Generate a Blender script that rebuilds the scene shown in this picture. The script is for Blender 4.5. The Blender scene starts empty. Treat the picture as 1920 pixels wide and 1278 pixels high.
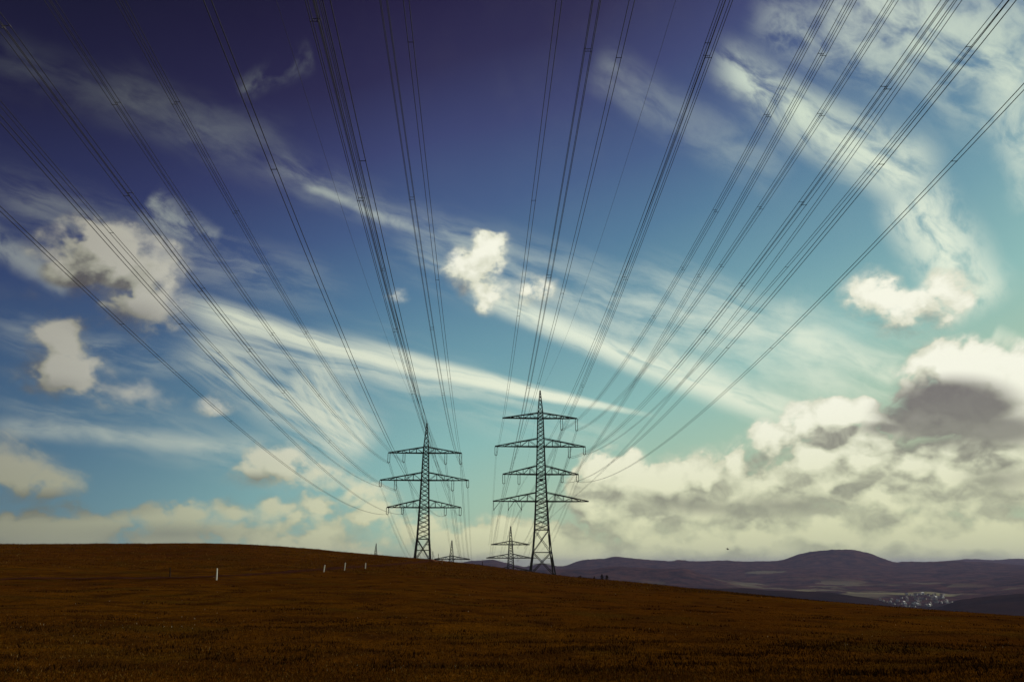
import bpy, math, random
import numpy as np
from mathutils import Vector, noise as mnoise

random.seed(7)
rng = np.random.default_rng(7)
C = bpy.data.collections.new('place')
bpy.context.scene.collection.children.link(C)
SC = bpy.context.scene

# ------------------------------------------------------------------ survey
F, YH, EYE = 1400.0, 1060.0, 1.7          # focal length and horizon row of the survey photograph, eye height
PITCH = math.atan((YH - 639) / F)
M = -0.039                                # heading of both power lines (x per metre of y)
D_R, D_L = 300.0, 312.0                   # distance of the two main pylons


def ray(px, py):
    x = (px - 960) / F
    y = (639 - py) / F
    Y = math.cos(PITCH) - y * math.sin(PITCH)
    Z = math.sin(PITCH) + y * math.cos(PITCH)
    return x / Y, Z / Y


def at(px, py, y):
    a, e = ray(px, py)
    return Vector((a * y, y, EYE + e * y))


def azel(px, py):
    a, e = ray(px, py)
    return math.degrees(math.atan(a)), math.degrees(math.atan(e / math.hypot(1, a)))


def lin(r, g, b):
    f = lambda c: (c / 255 / 12.92) if c / 255 <= .04045 else ((c / 255 + .055) / 1.055) ** 2.4
    return (f(r), f(g), f(b))


# ------------------------------------------------------------------ mesh helpers
class MB:
    def __init__(self):
        self.v, self.f, self.mi = [], [], []

    def add(self, vs, fs, mi=0):
        n = len(self.v)
        self.v += [tuple(p) for p in vs]
        self.f += [tuple(i + n for i in q) for q in fs]
        self.mi += [mi] * len(fs)

    def bar(self, p, q, w, w2=None):
        p, q = Vector(p), Vector(q)
        d = (q - p)
        if d.length < 1e-6:
            return
        d.normalize()
        up = Vector((0, 0, 1)) if abs(d.z) < .9 else Vector((1, 0, 0))
        a = d.cross(up).normalized()
        b = d.cross(a)
        w2 = w if w2 is None else w2
        vs = [p + a * sx * w / 2 + b * sy * w / 2 for sx, sy in ((-1, -1), (1, -1), (1, 1), (-1, 1))] + \
             [q + a * sx * w2 / 2 + b * sy * w2 / 2 for sx, sy in ((-1, -1), (1, -1), (1, 1), (-1, 1))]
        self.add(vs, [(0, 1, 5, 4), (1, 2, 6, 5), (2, 3, 7, 6), (3, 0, 4, 7), (3, 2, 1, 0), (4, 5, 6, 7)])

    def tube(self, pts, r, n=6):
        pts = [Vector(p) for p in pts]
        rings = []
        for i, p in enumerate(pts):
            d = (pts[min(i + 1, len(pts) - 1)] - pts[max(i - 1, 0)]).normalized()
            up = Vector((0, 0, 1)) if abs(d.z) < .95 else Vector((1, 0, 0))
            a = d.cross(up).normalized()
            b = d.cross(a)
            rr = r[i] if isinstance(r, (list, tuple)) else r
            rings.append([p + (a * math.cos(t) + b * math.sin(t)) * rr for t in [2 * math.pi * k / n for k in range(n)]])
        vs = [v for rg in rings for v in rg]
        fs = []
        for i in range(len(pts) - 1):
            for k in range(n):
                fs.append((i * n + k, i * n + (k + 1) % n, (i + 1) * n + (k + 1) % n, (i + 1) * n + k))
        fs.append(tuple(range(n - 1, -1, -1)))
        fs.append(tuple((len(pts) - 1) * n + k for k in range(n)))
        self.add(vs, fs)

    def build(self, name, mats, parent=None, smooth=False):
        me = bpy.data.meshes.new(name)
        me.from_pydata(self.v, [], self.f)
        mats = mats if isinstance(mats, (list, tuple)) else [mats]
        for m in mats:
            me.materials.append(m)
        if len(mats) > 1:
            me.polygons.foreach_set('material_index', self.mi)
        if smooth:
            me.polygons.foreach_set('use_smooth', [True] * len(me.polygons))
        me.update()
        o = bpy.data.objects.new(name, me)
        C.objects.link(o)
        if parent is not None:
            o.parent = parent
            o.matrix_parent_inverse = parent_matrix(parent).inverted()
        return o


def parent_matrix(o):
    from mathutils import Matrix
    m = Matrix.LocRotScale(o.location, o.rotation_euler, o.scale)
    if o.parent is not None:
        return parent_matrix(o.parent) @ o.matrix_parent_inverse @ m
    return m


def tag(o, label=None, cat=None, group=None, kind=None):
    if label: o['label'] = label
    if cat: o['category'] = cat
    if group: o['group'] = group
    if kind: o['kind'] = kind
    return o


def thing(name, loc, label, cat, group=None, rz=0):
    o = bpy.data.objects.new(name, None)
    o.empty_display_size = .5
    C.objects.link(o)
    o.location = loc
    o.rotation_euler = (0, 0, rz)
    return tag(o, label, cat, group)


def np_mesh(name, V, Fq, mat, smooth=True):
    me = bpy.data.meshes.new(name)
    k = Fq.shape[1]
    me.vertices.add(len(V))
    me.vertices.foreach_set('co', V.astype(np.float32).ravel())
    me.loops.add(Fq.size)
    me.loops.foreach_set('vertex_index', Fq.astype(np.int32).ravel())
    me.polygons.add(len(Fq))
    me.polygons.foreach_set('loop_start', np.arange(0, Fq.size, k, dtype=np.int32))
    me.polygons.foreach_set('use_smooth', np.full(len(Fq), smooth))
    for m in (mat if isinstance(mat, (list, tuple)) else [mat]):
        me.materials.append(m)
    me.update()
    me.validate()
    o = bpy.data.objects.new(name, me)
    C.objects.link(o)
    return o


# ------------------------------------------------------------------ node helpers
class NT:
    def __init__(self, tree):
        self.t = tree

    def new(self, kind, **kw):
        n = self.t.nodes.new(kind)
        for k, v in kw.items():
            setattr(n, k, v)
        return n

    def put(self, sock, v):
        if isinstance(v, bpy.types.NodeSocket):
            self.t.links.new(v, sock)
        else:
            sock.default_value = v

    def m(self, op, a, b=0.0, c=0.0, clamp=False):
        n = self.new('ShaderNodeMath', operation=op, use_clamp=clamp)
        for i, v in enumerate((a, b, c)):
            if i < len(n.inputs): self.put(n.inputs[i], v)
        return n.outputs[0]

    def add(self, a, b): return self.m('ADD', a, b)
    def sub(self, a, b): return self.m('SUBTRACT', a, b)
    def mul(self, a, b): return self.m('MULTIPLY', a, b)
    def mx(self, a, b): return self.m('MAXIMUM', a, b)

    def ss(self, x, lo, hi, a=0.0, b=1.0):
        n = self.new('ShaderNodeMapRange', interpolation_type='SMOOTHSTEP')
        self.put(n.inputs['Value'], x)
        self.put(n.inputs['From Min'], lo); self.put(n.inputs['From Max'], hi)
        self.put(n.inputs['To Min'], a); self.put(n.inputs['To Max'], b)
        return n.outputs['Result']

    def mixc(self, f, a, b, mode='MIX'):
        n = self.new('ShaderNodeMix', data_type='RGBA', blend_type=mode)
        self.put(n.inputs[0], f)
        for i, v in ((6, a), (7, b)):
            if not isinstance(v, bpy.types.NodeSocket) and len(v) == 3: v = (*v, 1)
            self.put(n.inputs[i], v)
        return n.outputs[2]

    def vec(self, x, y, z=0.0):
        n = self.new('ShaderNodeCombineXYZ')
        for i, v in enumerate((x, y, z)): self.put(n.inputs[i], v)
        return n.outputs[0]

    def vm(self, op, a, b=None, s=None):
        n = self.new('ShaderNodeVectorMath', operation=op)
        self.put(n.inputs[0], a)
        if b is not None: self.put(n.inputs[1], b)
        if s is not None: self.put(n.inputs['Scale'], s)
        return n.outputs[1] if op in ('LENGTH', 'DISTANCE', 'DOT_PRODUCT') else n.outputs[0]

    def noise(self, v, scale, detail=5, rough=.55, dist=0.0, dim='3D', color=False):
        n = self.new('ShaderNodeTexNoise', noise_dimensions=dim)
        self.put(n.inputs['Vector'], v)
        self.put(n.inputs['Scale'], scale); self.put(n.inputs['Detail'], detail)
        self.put(n.inputs['Roughness'], rough); self.put(n.inputs['Distortion'], dist)
        return n.outputs[1 if color else 0]

    def voro(self, v, scale, detail=2, rough=.5):
        n = self.new('ShaderNodeTexVoronoi', voronoi_dimensions='2D', feature='F1')
        self.put(n.inputs['Vector'], v)
        self.put(n.inputs['Scale'], scale); self.put(n.inputs['Detail'], detail)
        self.put(n.inputs['Roughness'], rough)
        return n.outputs['Distance']

    def map(self, v, loc, rot, sc):
        n = self.new('ShaderNodeMapping', vector_type='TEXTURE')
        self.put(n.inputs[0], v)
        n.inputs['Location'].default_value = (loc[0], loc[1], 0)
        n.inputs['Rotation'].default_value = (0, 0, rot)
        n.inputs['Scale'].default_value = (sc[0], sc[1], 1)
        return n.outputs[0]

    def pt(self, v):
        n = self.new('ShaderNodeMapping', vector_type='POINT')
        self.put(n.inputs[0], v)
        return n.outputs[0]

    def ramp(self, f, stops, interp='LINEAR'):
        n = self.new('ShaderNodeValToRGB')
        n.color_ramp.interpolation = interp
        el = n.color_ramp.elements
        while len(el) < len(stops): el.new(.5)
        for e, (p, c) in zip(el, stops):
            e.position = p; e.color = (*c, 1) if len(c) == 3 else c
        self.put(n.inputs[0], f)
        return n.outputs[0]


def material(name):
    m = bpy.data.materials.new(name)
    m.use_nodes = True
    nt = NT(m.node_tree)
    b = m.node_tree.nodes['Principled BSDF']
    return m, nt, b


def plain(name, col, rough=.7, metal=0.0, var=.25, scale=3.0):
    m, nt, b = material(name)
    tc = nt.new('ShaderNodeTexCoord').outputs['Object']
    n = nt.noise(tc, scale, 4)
    nt.put(b.inputs['Base Color'], nt.mixc(nt.ss(n, .3, .7), tuple(c * (1 - var) for c in col), tuple(min(1, c * (1 + var)) for c in col)))
    b.inputs['Roughness'].default_value = rough
    b.inputs['Metallic'].default_value = metal
    if rough >= .9: b.inputs['Specular IOR Level'].default_value = 0
    return m


# ------------------------------------------------------------------ camera, sun
cam = bpy.data.objects.new('camera', bpy.data.cameras.new('camera'))
SC.collection.objects.link(cam)
cam.location = (0, 0, EYE)
cam.rotation_euler = (math.pi / 2 + PITCH, 0, 0)
cam.data.sensor_width = 36
cam.data.lens = 36 * F / 1920
cam.data.clip_start = .1
cam.data.clip_end = 60000
SC.camera = cam
SC.view_settings.view_transform = 'Standard'
SC.view_settings.look = 'None'
SC.view_settings.gamma = 1
SC.view_settings.exposure = 0

SUN_AZ, SUN_EL = math.radians(68), math.radians(34)
sun = bpy.data.objects.new('sun', bpy.data.lights.new('sun', 'SUN'))
SC.collection.objects.link(sun)
sun.data.energy = 3.0
sun.data.angle = math.radians(.5)
sun.data.color = (1, .93, .80)
sdir = Vector((math.sin(SUN_AZ) * math.cos(SUN_EL), math.cos(SUN_AZ) * math.cos(SUN_EL), math.sin(SUN_EL)))
sun.rotation_euler = (-sdir).to_track_quat('-Z', 'Y').to_euler()

# ------------------------------------------------------------------ sky
world = bpy.data.worlds.new('World')
SC.world = world
world.use_nodes = True
W = NT(world.node_tree)
wt = world.node_tree
bg = wt.nodes['Background']
bg.inputs['Strength'].default_value = .1


def ell(px, py, rx, ry, rot=0):
    """ellipse given on the survey photograph -> centre, turn and radii in azimuth / elevation degrees"""
    c = np.array(azel(px, py)); t = math.radians(rot)
    a = np.array(azel(px + rx * math.cos(t), py + rx * math.sin(t))) - c
    b = np.array(azel(px - ry * math.sin(t), py + ry * math.cos(t))) - c
    return c, math.atan2(a[1], a[0]), (float(np.hypot(*a)), float(np.hypot(*b)))


def blob(nt, v, px, py, rx, ry, rot=0, w=1.0):
    c, r, s = ell(px, py, rx, ry, rot)
    mp = nt.map(v, c, r, s)
    g = nt.new('ShaderNodeTexGradient', gradient_type='SPHERICAL')
    nt.put(g.inputs[0], mp)
    return nt.mul(g.outputs['Fac'], w) if w != 1.0 else g.outputs['Fac']


def union(nt, v, lst):
    out = None
    for b in lst:
        k = blob(nt, v, *b)
        out = k if out is None else nt.m('SMOOTH_MAX', out, k, .12)
    return out


CUM = [  # left
    (215, 482, 168, 90, 10, 1.7), (140, 505, 135, 86, 0, 1.3), (258, 565, 132, 92, 25, 1.5), (300, 470, 60, 55), (60, 540, 110, 60, 0, .62),
    (118, 635, 82, 78, 0, 1.5), (112, 700, 130, 64, 0, 1.4), (160, 715, 90, 45, 0, .8), (245, 740, 120, 50, 8, 1.05), (400, 755, 75, 42, 0, .8),
    (20, 885, 140, 80, 0, 1.6), (95, 905, 100, 60, 10, 1.4), (10, 845, 70, 60, 0, .9),
    (530, 868, 90, 56, 0, 1.4), (490, 893, 90, 36, 0, 1.1), (600, 895, 110, 55, 10, 1.2), (670, 925, 120, 50, 10, 1.1),
    # middle
    (888, 500, 80, 70, -15, 1.15), (920, 458, 50, 42, 0, 1.0), (905, 545, 85, 46, 25, .9), (1000, 545, 90, 45, -10, .5), (750, 553, 35, 28, 0, .55),
    # right middle
    (1648, 560, 100, 80, 10, .95), (1725, 575, 110, 60, 15, .85), (1785, 545, 70, 60, 0, .8), (1700, 605, 110, 40, 0, .7),
    # big right cloud
    (1800, 695, 125, 88, 0, 1.7), (1880, 715, 105, 95, 0, 1.7), (1725, 728, 80, 62, 0, 1.4), (1665, 795, 110, 36, 0, 1.2), (1755, 788, 175, 58, 0, 1.5), (1870, 800, 150, 62, 0, 1.5),
    # bank on the right: upper heaps, middle row, lower row
    (1155, 888, 100, 62, 0, 1.5), (1105, 915, 60, 40, 0, 1.2), (1245, 908, 92, 46, 0, 1.4), (1318, 896, 70, 40, 0, 1.3), (1385, 868, 50, 50, 0, 1.3), (1432, 905, 90, 44, 0, 1.4),
    (1455, 822, 66, 50, 0, 1.3), (1500, 795, 60, 46, 0, 1.3), (1570, 778, 85, 46, -5, 1.3), (1622, 764, 50, 30, 0, 1.1), (1530, 858, 105, 56, 0, 1.5), (1625, 858, 110, 56, 0, 1.5),
    (1705, 872, 100, 50, 0, 1.4), (1775, 890, 100, 54, 0, 1.4), (1842, 870, 100, 52, 0, 1.4), (1905, 905, 100, 66, 0, 1.5), (1575, 908, 130, 50, 0, 1.4), (1660, 930, 150, 52, 0, 1.4),
    (1440, 945, 160, 46, 0, 1.3), (1300, 950, 150, 44, 0, 1.3), (1785, 955, 170, 54, 0, 1.4), (1120, 955, 90, 48, 0, 1.3), (1205, 985, 105, 42, 0, 1.3), (1315, 1002, 110, 40, 0, 1.3),
    (1425, 995, 110, 42, 0, 1.3), (1550, 988, 120, 44, 0, 1.3), (1700, 995, 140, 42, 0, 1.3), (1850, 998, 140, 44, 0, 1.3), (1020, 1000, 110, 44, 0, 1.0),
    (1500, 905, 420, 110, 0, .9), (1190, 955, 250, 75, 0, .9), (1800, 890, 280, 125, 0, 1.0), (1790, 745, 175, 95, 0, 1.05),
    (1640, 832, 100, 36, 0, 1.2), (1770, 848, 150, 36, 0, 1.2), (1890, 850, 120, 40, 0, 1.2),
    # horizon on the left
    (45, 965, 150, 46, 0, 1.3), (165, 975, 90, 34, 0, 1.2), (290, 968, 70, 34, 0, 1.3), (365, 965, 75, 36, 0, 1.4), (440, 958, 75, 38, 0, 1.4), (520, 952, 80, 42, 0, 1.5), (600, 955, 90, 46, 0, 1.5),
    (690, 968, 90, 44, 0, 1.4), (320, 1000, 190, 36, 0, 1.3), (560, 1000, 190, 40, 0, 1.3), (90, 1005, 190, 36, 0, 1.2), (780, 985, 90, 40, 0, 1.2), (870, 1005, 120, 36, 0, 1.0),
    (400, 992, 480, 50, 0, 1.25), (60, 985, 260, 48, 0, 1.25), (560, 980, 240, 56, 0, 1.25), (930, 1005, 200, 50, 0, 1.0), (-250, 960, 380, 140, 0, 1.2), (2250, 940, 420, 200, 0, 1.4)]

# node group: cloud density at (azimuth, elevation)
g = bpy.data.node_groups.new('cloud density', 'ShaderNodeTree')
g.interface.new_socket('uv', in_out='INPUT', socket_type='NodeSocketVector')
g.interface.new_socket('d', in_out='OUTPUT', socket_type='NodeSocketFloat')
g.interface.new_socket('s', in_out='OUTPUT', socket_type='NodeSocketFloat')
gn = NT(g)
gi, go = g.nodes.new('NodeGroupInput'), g.nodes.new('NodeGroupOutput')
uv = gi.outputs[0]
sep = gn.new('ShaderNodeSeparateXYZ'); gn.put(sep.inputs[0], uv)
fine = gn.ss(sep.outputs[1], 2.0, 16.0, 1.4, 1.0)                       # far clouds are seen smaller
q = gn.vec(sep.outputs[0], gn.mul(sep.outputs[1], 1.25), 3.7)
qp = gn.pt(q)
wz = gn.noise(qp, .40, 3, .5, color=True)
warp = gn.vm('SCALE', gn.vm('SUBTRACT', wz, (.5, .5, .5)), s=2.5)
uvw = gn.pt(gn.vm('ADD', uv, warp))
env = gn.add(union(gn, uvw, CUM), gn.ss(sep.outputs[1], .5, 3.2, .75, 0.0))
thick = gn.ss(env, .14, .5)
qw = gn.pt(gn.vm('ADD', q, gn.vm('SCALE', warp, s=.45)))
n0 = gn.noise(qw, gn.mul(fine, .30), 2.5, .45)
vo = gn.voro(qw, gn.mul(fine, .36), 1.2, .45)
core = gn.ss(env, .35, 1.1, 1.0, .55)
base = gn.add(env, gn.mul(gn.add(gn.mul(gn.sub(n0, .5), .55), gn.mul(gn.m('SMOOTH_MAX', gn.sub(.42, vo), -.06, .12), .60)), gn.mul(thick, core)))
n1 = gn.noise(qw, gn.mul(fine, .55), 9, .64)
d = gn.sub(gn.add(base, gn.mul(gn.sub(n1, .5), gn.mul(thick, gn.mul(core, 1.45)))), .16)
d = gn.m('SMOOTH_MAX', d, gn.m('MULTIPLY_ADD', env, 1.7, -.72), .2)
gn.put(go.inputs[1], base)
gn.put(go.inputs[0], d)

tc = W.new('ShaderNodeTexCoord').outputs['Generated']
dirn = W.vm('NORMALIZE', tc)
sp = W.new('ShaderNodeSeparateXYZ'); W.put(sp.inputs[0], dirn)
RAD = 180 / math.pi
az = W.mul(W.m('ARCTAN2', sp.outputs[0], sp.outputs[1]), RAD)
el = W.mul(W.m('ARCSINE', sp.outputs[2]), RAD)
UV = W.vec(az, el)
UVP = W.pt(UV)


def dens(dx, dy):
    n = W.new('ShaderNodeGroup'); n.node_tree = g
    W.put(n.inputs[0], W.vm('ADD', UV, (dx, dy, 0)) if (dx or dy) else UV)
    return n.outputs


# clear sky: deep indigo overhead and to the left, teal towards the horizon
nish = W.new('ShaderNodeTexSky', sky_type='NISHITA', sun_disc=False)
nish.sun_elevation = SUN_EL; nish.sun_rotation = SUN_AZ
nish.dust_density = 2.0
large = W.noise(UVP, .035, 2, .5)
t = W.add(W.add(W.mul(el, 1 / 46.0), W.mul(az, -.0058)), W.mul(W.sub(large, .5), .10))
clear = W.ramp(t, [(0.0, lin(176, 194, 160)), (.10, lin(160, 194, 172)), (.20, lin(138, 186, 180)), (.34, lin(108, 155, 168)),
                   (.48, lin(82, 122, 152)), (.60, lin(68, 92, 134)), (.72, lin(58, 65, 110)), (.84, lin(42, 37, 76)), (.94, lin(31, 20, 58)), (1.0, lin(24, 11, 46))], 'LINEAR')
leftdark = W.ss(az, -40, -4, .46, 1.0)
clear = W.mixc(1.0, clear, W.vec(leftdark, leftdark, W.m('POWER', leftdark, .7)), 'MULTIPLY')
clear = W.mixc(.05, W.vm('SCALE', clear, s=10.0), nish.outputs[0])

# cirrus: long wedges combed along their own axis
def wedge(p0, p1, w0, w1, amp, freq=(5, 9), soft=.15, seed=0.0, thr=(.25, .75), ends=(.12, .12), wob=1.0):
    a, b = np.array(azel(*p0)), np.array(azel(*p1))
    dvec = b - a; L = float(np.hypot(*dvec)); k = L / math.hypot(p1[0] - p0[0], p1[1] - p0[1])
    ex = dvec / L; ey = np.array([-ex[1], ex[0]])
    s = W.m('ADD', W.vm('DOT_PRODUCT', (UVC if wob == 1.0 else UVS), (ex[0] / L, ex[1] / L, 0)), float(-a @ ex / L))
    tt = W.m('ADD', W.vm('DOT_PRODUCT', (UVC if wob == 1.0 else UVS), (ey[0], ey[1], 0)), float(-a @ ey))
    w = W.m('MULTIPLY_ADD', s, (w1 - w0) * k, w0 * k)
    cross = W.ss(W.m('DIVIDE', W.m('ABSOLUTE', tt), w), soft, 1.0, 1.0, 0.0)
    along = W.mul(W.ss(s, 0, ends[0]), W.ss(s, 1 - ends[1], 1.0, 1.0, 0.0))
    nz = W.noise(W.map(UVCP, (a[0] + 40 * seed, a[1] + 25 * seed), math.atan2(dvec[1], dvec[0]), (L / freq[0], 10 / freq[1])), 1.0, 6, .58, .4)
    return W.mul(W.mul(cross, along), W.mul(W.ss(nz, thr[0], thr[1]), amp))


UVC = W.vm('ADD', UV, W.vm('SCALE', W.vm('SUBTRACT', W.noise(UVP, .16, 4, .55, color=True), (.5, .5, .5)), s=1.3))
UVCP = W.pt(UVC)
UVS = W.vm('ADD', W.vm('SCALE', UVC, s=.3), W.vm('SCALE', UV, s=.7))
ci = None
for args in [
    ((285, 548), (1250, 782), 40, 6, .93, (2.2, 20), .1, 1.0, (.16, .58), (.16, .22), .3),
    ((560, 612), (1250, 782), 32, 6, .80, (2.0, 26), .0, 1.5, (.14, .58), (.3, .25), .3),
    ((300, 600), (1100, 760), 70, 20, .50, (2.5, 14), .0, 2.0, (.3, .65), (.2, .2)),
    ((-80, 330), (700, 560), 90, 90, .22, (4, 7), .0, 2.5, (.35, .7), (.2, .3)),
    ((700, 420), (1500, 640), 90, 120, .34, (4, 8), .0, 2.7, (.32, .7), (.2, .2)),
    ((1150, 520), (1900, 760), 120, 120, .38, (5, 8), .0, 2.9, (.32, .68), (.2, .2)),
    ((-60, 600), (420, 700), 60, 60, .26, (4, 8), .0, 3.3, (.32, .7), (.2, .3)),
    ((600, 640), (1250, 850), 110, 60, .22, (4, 8), .0, 3.5, (.35, .7), (.2, .3)),
    ((-60, 720), (700, 900), 70, 90, .25, (4, 8), .0, 3.7, (.35, .7), (.2, .3)),
    ((850, 520), (1600, 820), 36, 46, .85, (4, 10), .0, 3.0, (.22, .58), (.15, .25), .5),
    ((1000, 560), (1640, 700), 70, 130, .40, (4, 5), .0, 4.0, (.3, .7)),
    ((1320, 85), (1770, 360), 60, 95, .92, (4, 6), .0, 5.0, (.22, .6), (.2, .15)),
    ((1560, -60), (1960, 140), 200, 190, .82, (4, 5), .0, 6.0, (.30, .68)),
    ((1690, 340), (1850, 600), 95, 100, .88, (4, 6), .0, 7.0, (.25, .6), (.2, .2)),
    ((1390, 20), (1750, 110), 60, 120, .45, (5, 6), .0, 8.5, (.3, .68), (.25, .2)),
    ((1880, 120), (1960, 400), 90, 70, .6, (4, 5), .0, 8.0, (.3, .65)),
    ((1100, 110), (1500, 330), 60, 70, .22, (4, 5), .0, 9.0, (.2, .7)),
    ((330, 620), (720, 860), 60, 105, .66, (3, 14), .0, 10.0, (.28, .60), (.2, .2)),
    ((560, 670), (690, 860), 95, 70, .64, (2.5, 16), .0, 11.0, (.25, .62), (.2, .2)),
    ((-40, 790), (520, 840), 30, 36, .38, (4, 6), .0, 12.0, (.2, .6)),
    ((-60, 420), (140, 540), 50, 40, .35, (3, 5), .0, 13.0, (.2, .6)),
    ((160, 130), (840, 430), 80, 60, .10, (5, 6), .0, 14.0, (.3, .7)),
    ((480, 290), (980, 490), 40, 40, .20, (5, 7), .0, 15.0, (.35, .7)),
    ((-60, 90), (560, 280), 70, 80, .07, (5, 6), .0, 16.0, (.3, .7)),
    ((560, 340), (790, 430), 12, 14, .38, (4, 5), .0, 17.0, (.2, .6)),
    ((440, 175), (590, 100), 34, 34, .16, (2, 4), .0, 18.0, (.35, .65)),
    ((270, 370), (410, 460), 50, 45, .40, (2, 6), .0, 19.0, (.35, .65)),
    ((1860, 620), (1960, 660), 30, 30, .5, (3, 5), .0, 20.0, (.2, .6)),
    ((1480, 630), (1690, 700), 40, 40, .55, (3, 5), .0, 21.0, (.2, .6)),
    ((1200, 640), (1540, 790), 26, 26, .50, (5, 5), .0, 22.0, (.2, .6)),
    ((1440, 560), (1600, 800), 120, 120, .30, (3, 5), .0, 23.0, (.2, .7)),
]:
    k = wedge(*args)
    ci = k if ci is None else W.sub(W.add(ci, k), W.mul(ci, k))
bright = W.add(W.ss(az, -38, 22, .50, 1.0), 0.0)
cirr = W.vm('SCALE', W.ramp(W.mul(el, 1 / 46.0), [(0, lin(238, 240, 214)), (.45, lin(236, 244, 222)), (.7, lin(210, 224, 204)), (1, lin(196, 206, 200))]), s=W.mul(W.ss(az, -38, 10, .70, 1.0), 10.0))
sky = W.mixc(ci, clear, cirr)

# cumulus
d0, s0 = dens(0, 0)
sB = dens(1.25, 1.7)[1]
under = union(W, UVP, [(1775, 772, 185, 84, -4, 1.6), (1668, 802, 90, 24, 0, .9), (1865, 805, 170, 50, 0, 1.1), (1300, 948, 190, 30, 5, .7), (1470, 948, 190, 30, 0, .7),
                      (1880, 900, 130, 50, 0, .6), (120, 945, 260, 40, 0, .9), (330, 1000, 240, 34, 0, .6), (480, 900, 90, 24, 0, .7), (235, 600, 150, 60, 0, .55), (150, 545, 130, 50, 0, .45), (100, 725, 110, 34, 0, .4)])
lit = W.add(W.mul(W.sub(s0, sB), .80), .46)
lit = W.add(lit, W.mul(W.sub(d0, s0), .46))
lit = W.add(lit, .07)
lit = W.m('ADD', lit, W.mul(under, -.20), clamp=True)
curl = W.noise(W.map(UVP, (3.0, 1.0), 0, (1.25, 1.0)), .62, 7, .62, .5)
lit = W.m('SMOOTH_MAX', lit, W.ss(el, 2.0, 9.0, .26, .18), .15)
lit = W.m('ADD', lit, W.mul(W.sub(curl, .48), .85), clamp=True)
vary = W.noise(UVP, .12, 2, .5)
soft = W.mul(W.ss(az, -18, 2, .95, .32), W.ss(vary, .35, .65, .6, 1.5))
soft = W.mul(soft, W.ss(lit, .2, .7, 1.9, .9))
alpha = W.ss(d0, -.08, soft)
solid = union(W, UVP, [(1330, 945, 330, 75, 0, 1.0), (1620, 893, 260, 100, 0, 1.0), (1830, 885, 280, 110, 0, 1.0), (1500, 985, 560, 60, 0, 1.0), (1790, 760, 170, 75, 0, 1.0), (215, 500, 130, 62, 15, 1.0), (140, 510, 90, 45, 0, 1.0), (1140, 930, 110, 60, 0, 1.0), (1570, 818, 90, 44, 0, 1.0)])
alpha = W.mx(alpha, W.ss(solid, .16, .48))
leftc = W.ss(az, -42, 2)
lowh = W.ss(el, 1.0, 13.0)
c_lit = W.mixc(lowh, lin(222, 224, 182), lin(250, 250, 232))
c_mid = W.mixc(lowh, lin(198, 202, 166), lin(216, 218, 196))
c_shd = W.mixc(lowh, lin(152, 155, 134), lin(118, 114, 113))
cc = W.mixc(W.ss(lit, 0.0, .55), c_shd, c_mid)
cc = W.mixc(W.ss(lit, .40, .95), cc, c_lit)
cc = W.mixc(W.ss(under, .0, .8, 0, .9), cc, c_shd)
cc = W.mixc(W.ss(el, .5, 4.0, .34, 0.0), cc, W.mixc(leftc, lin(178, 176, 160), lin(184, 188, 150)))
cc = W.mixc(1.0, cc, W.mixc(leftc, (.41, .39, .375), (1, 1, 1)), 'MULTIPLY')
sky = W.mixc(W.mul(alpha, W.ss(az, -30, 0, .86, 1.0)), sky, W.vm('SCALE', cc, s=10.0))
# haze-pale band above the horizon, ground colour below it
W.put(bg.inputs['Color'], sky)
world.cycles.sampling_method = 'MANUAL'
world.cycles.sample_map_resolution = 512

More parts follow.
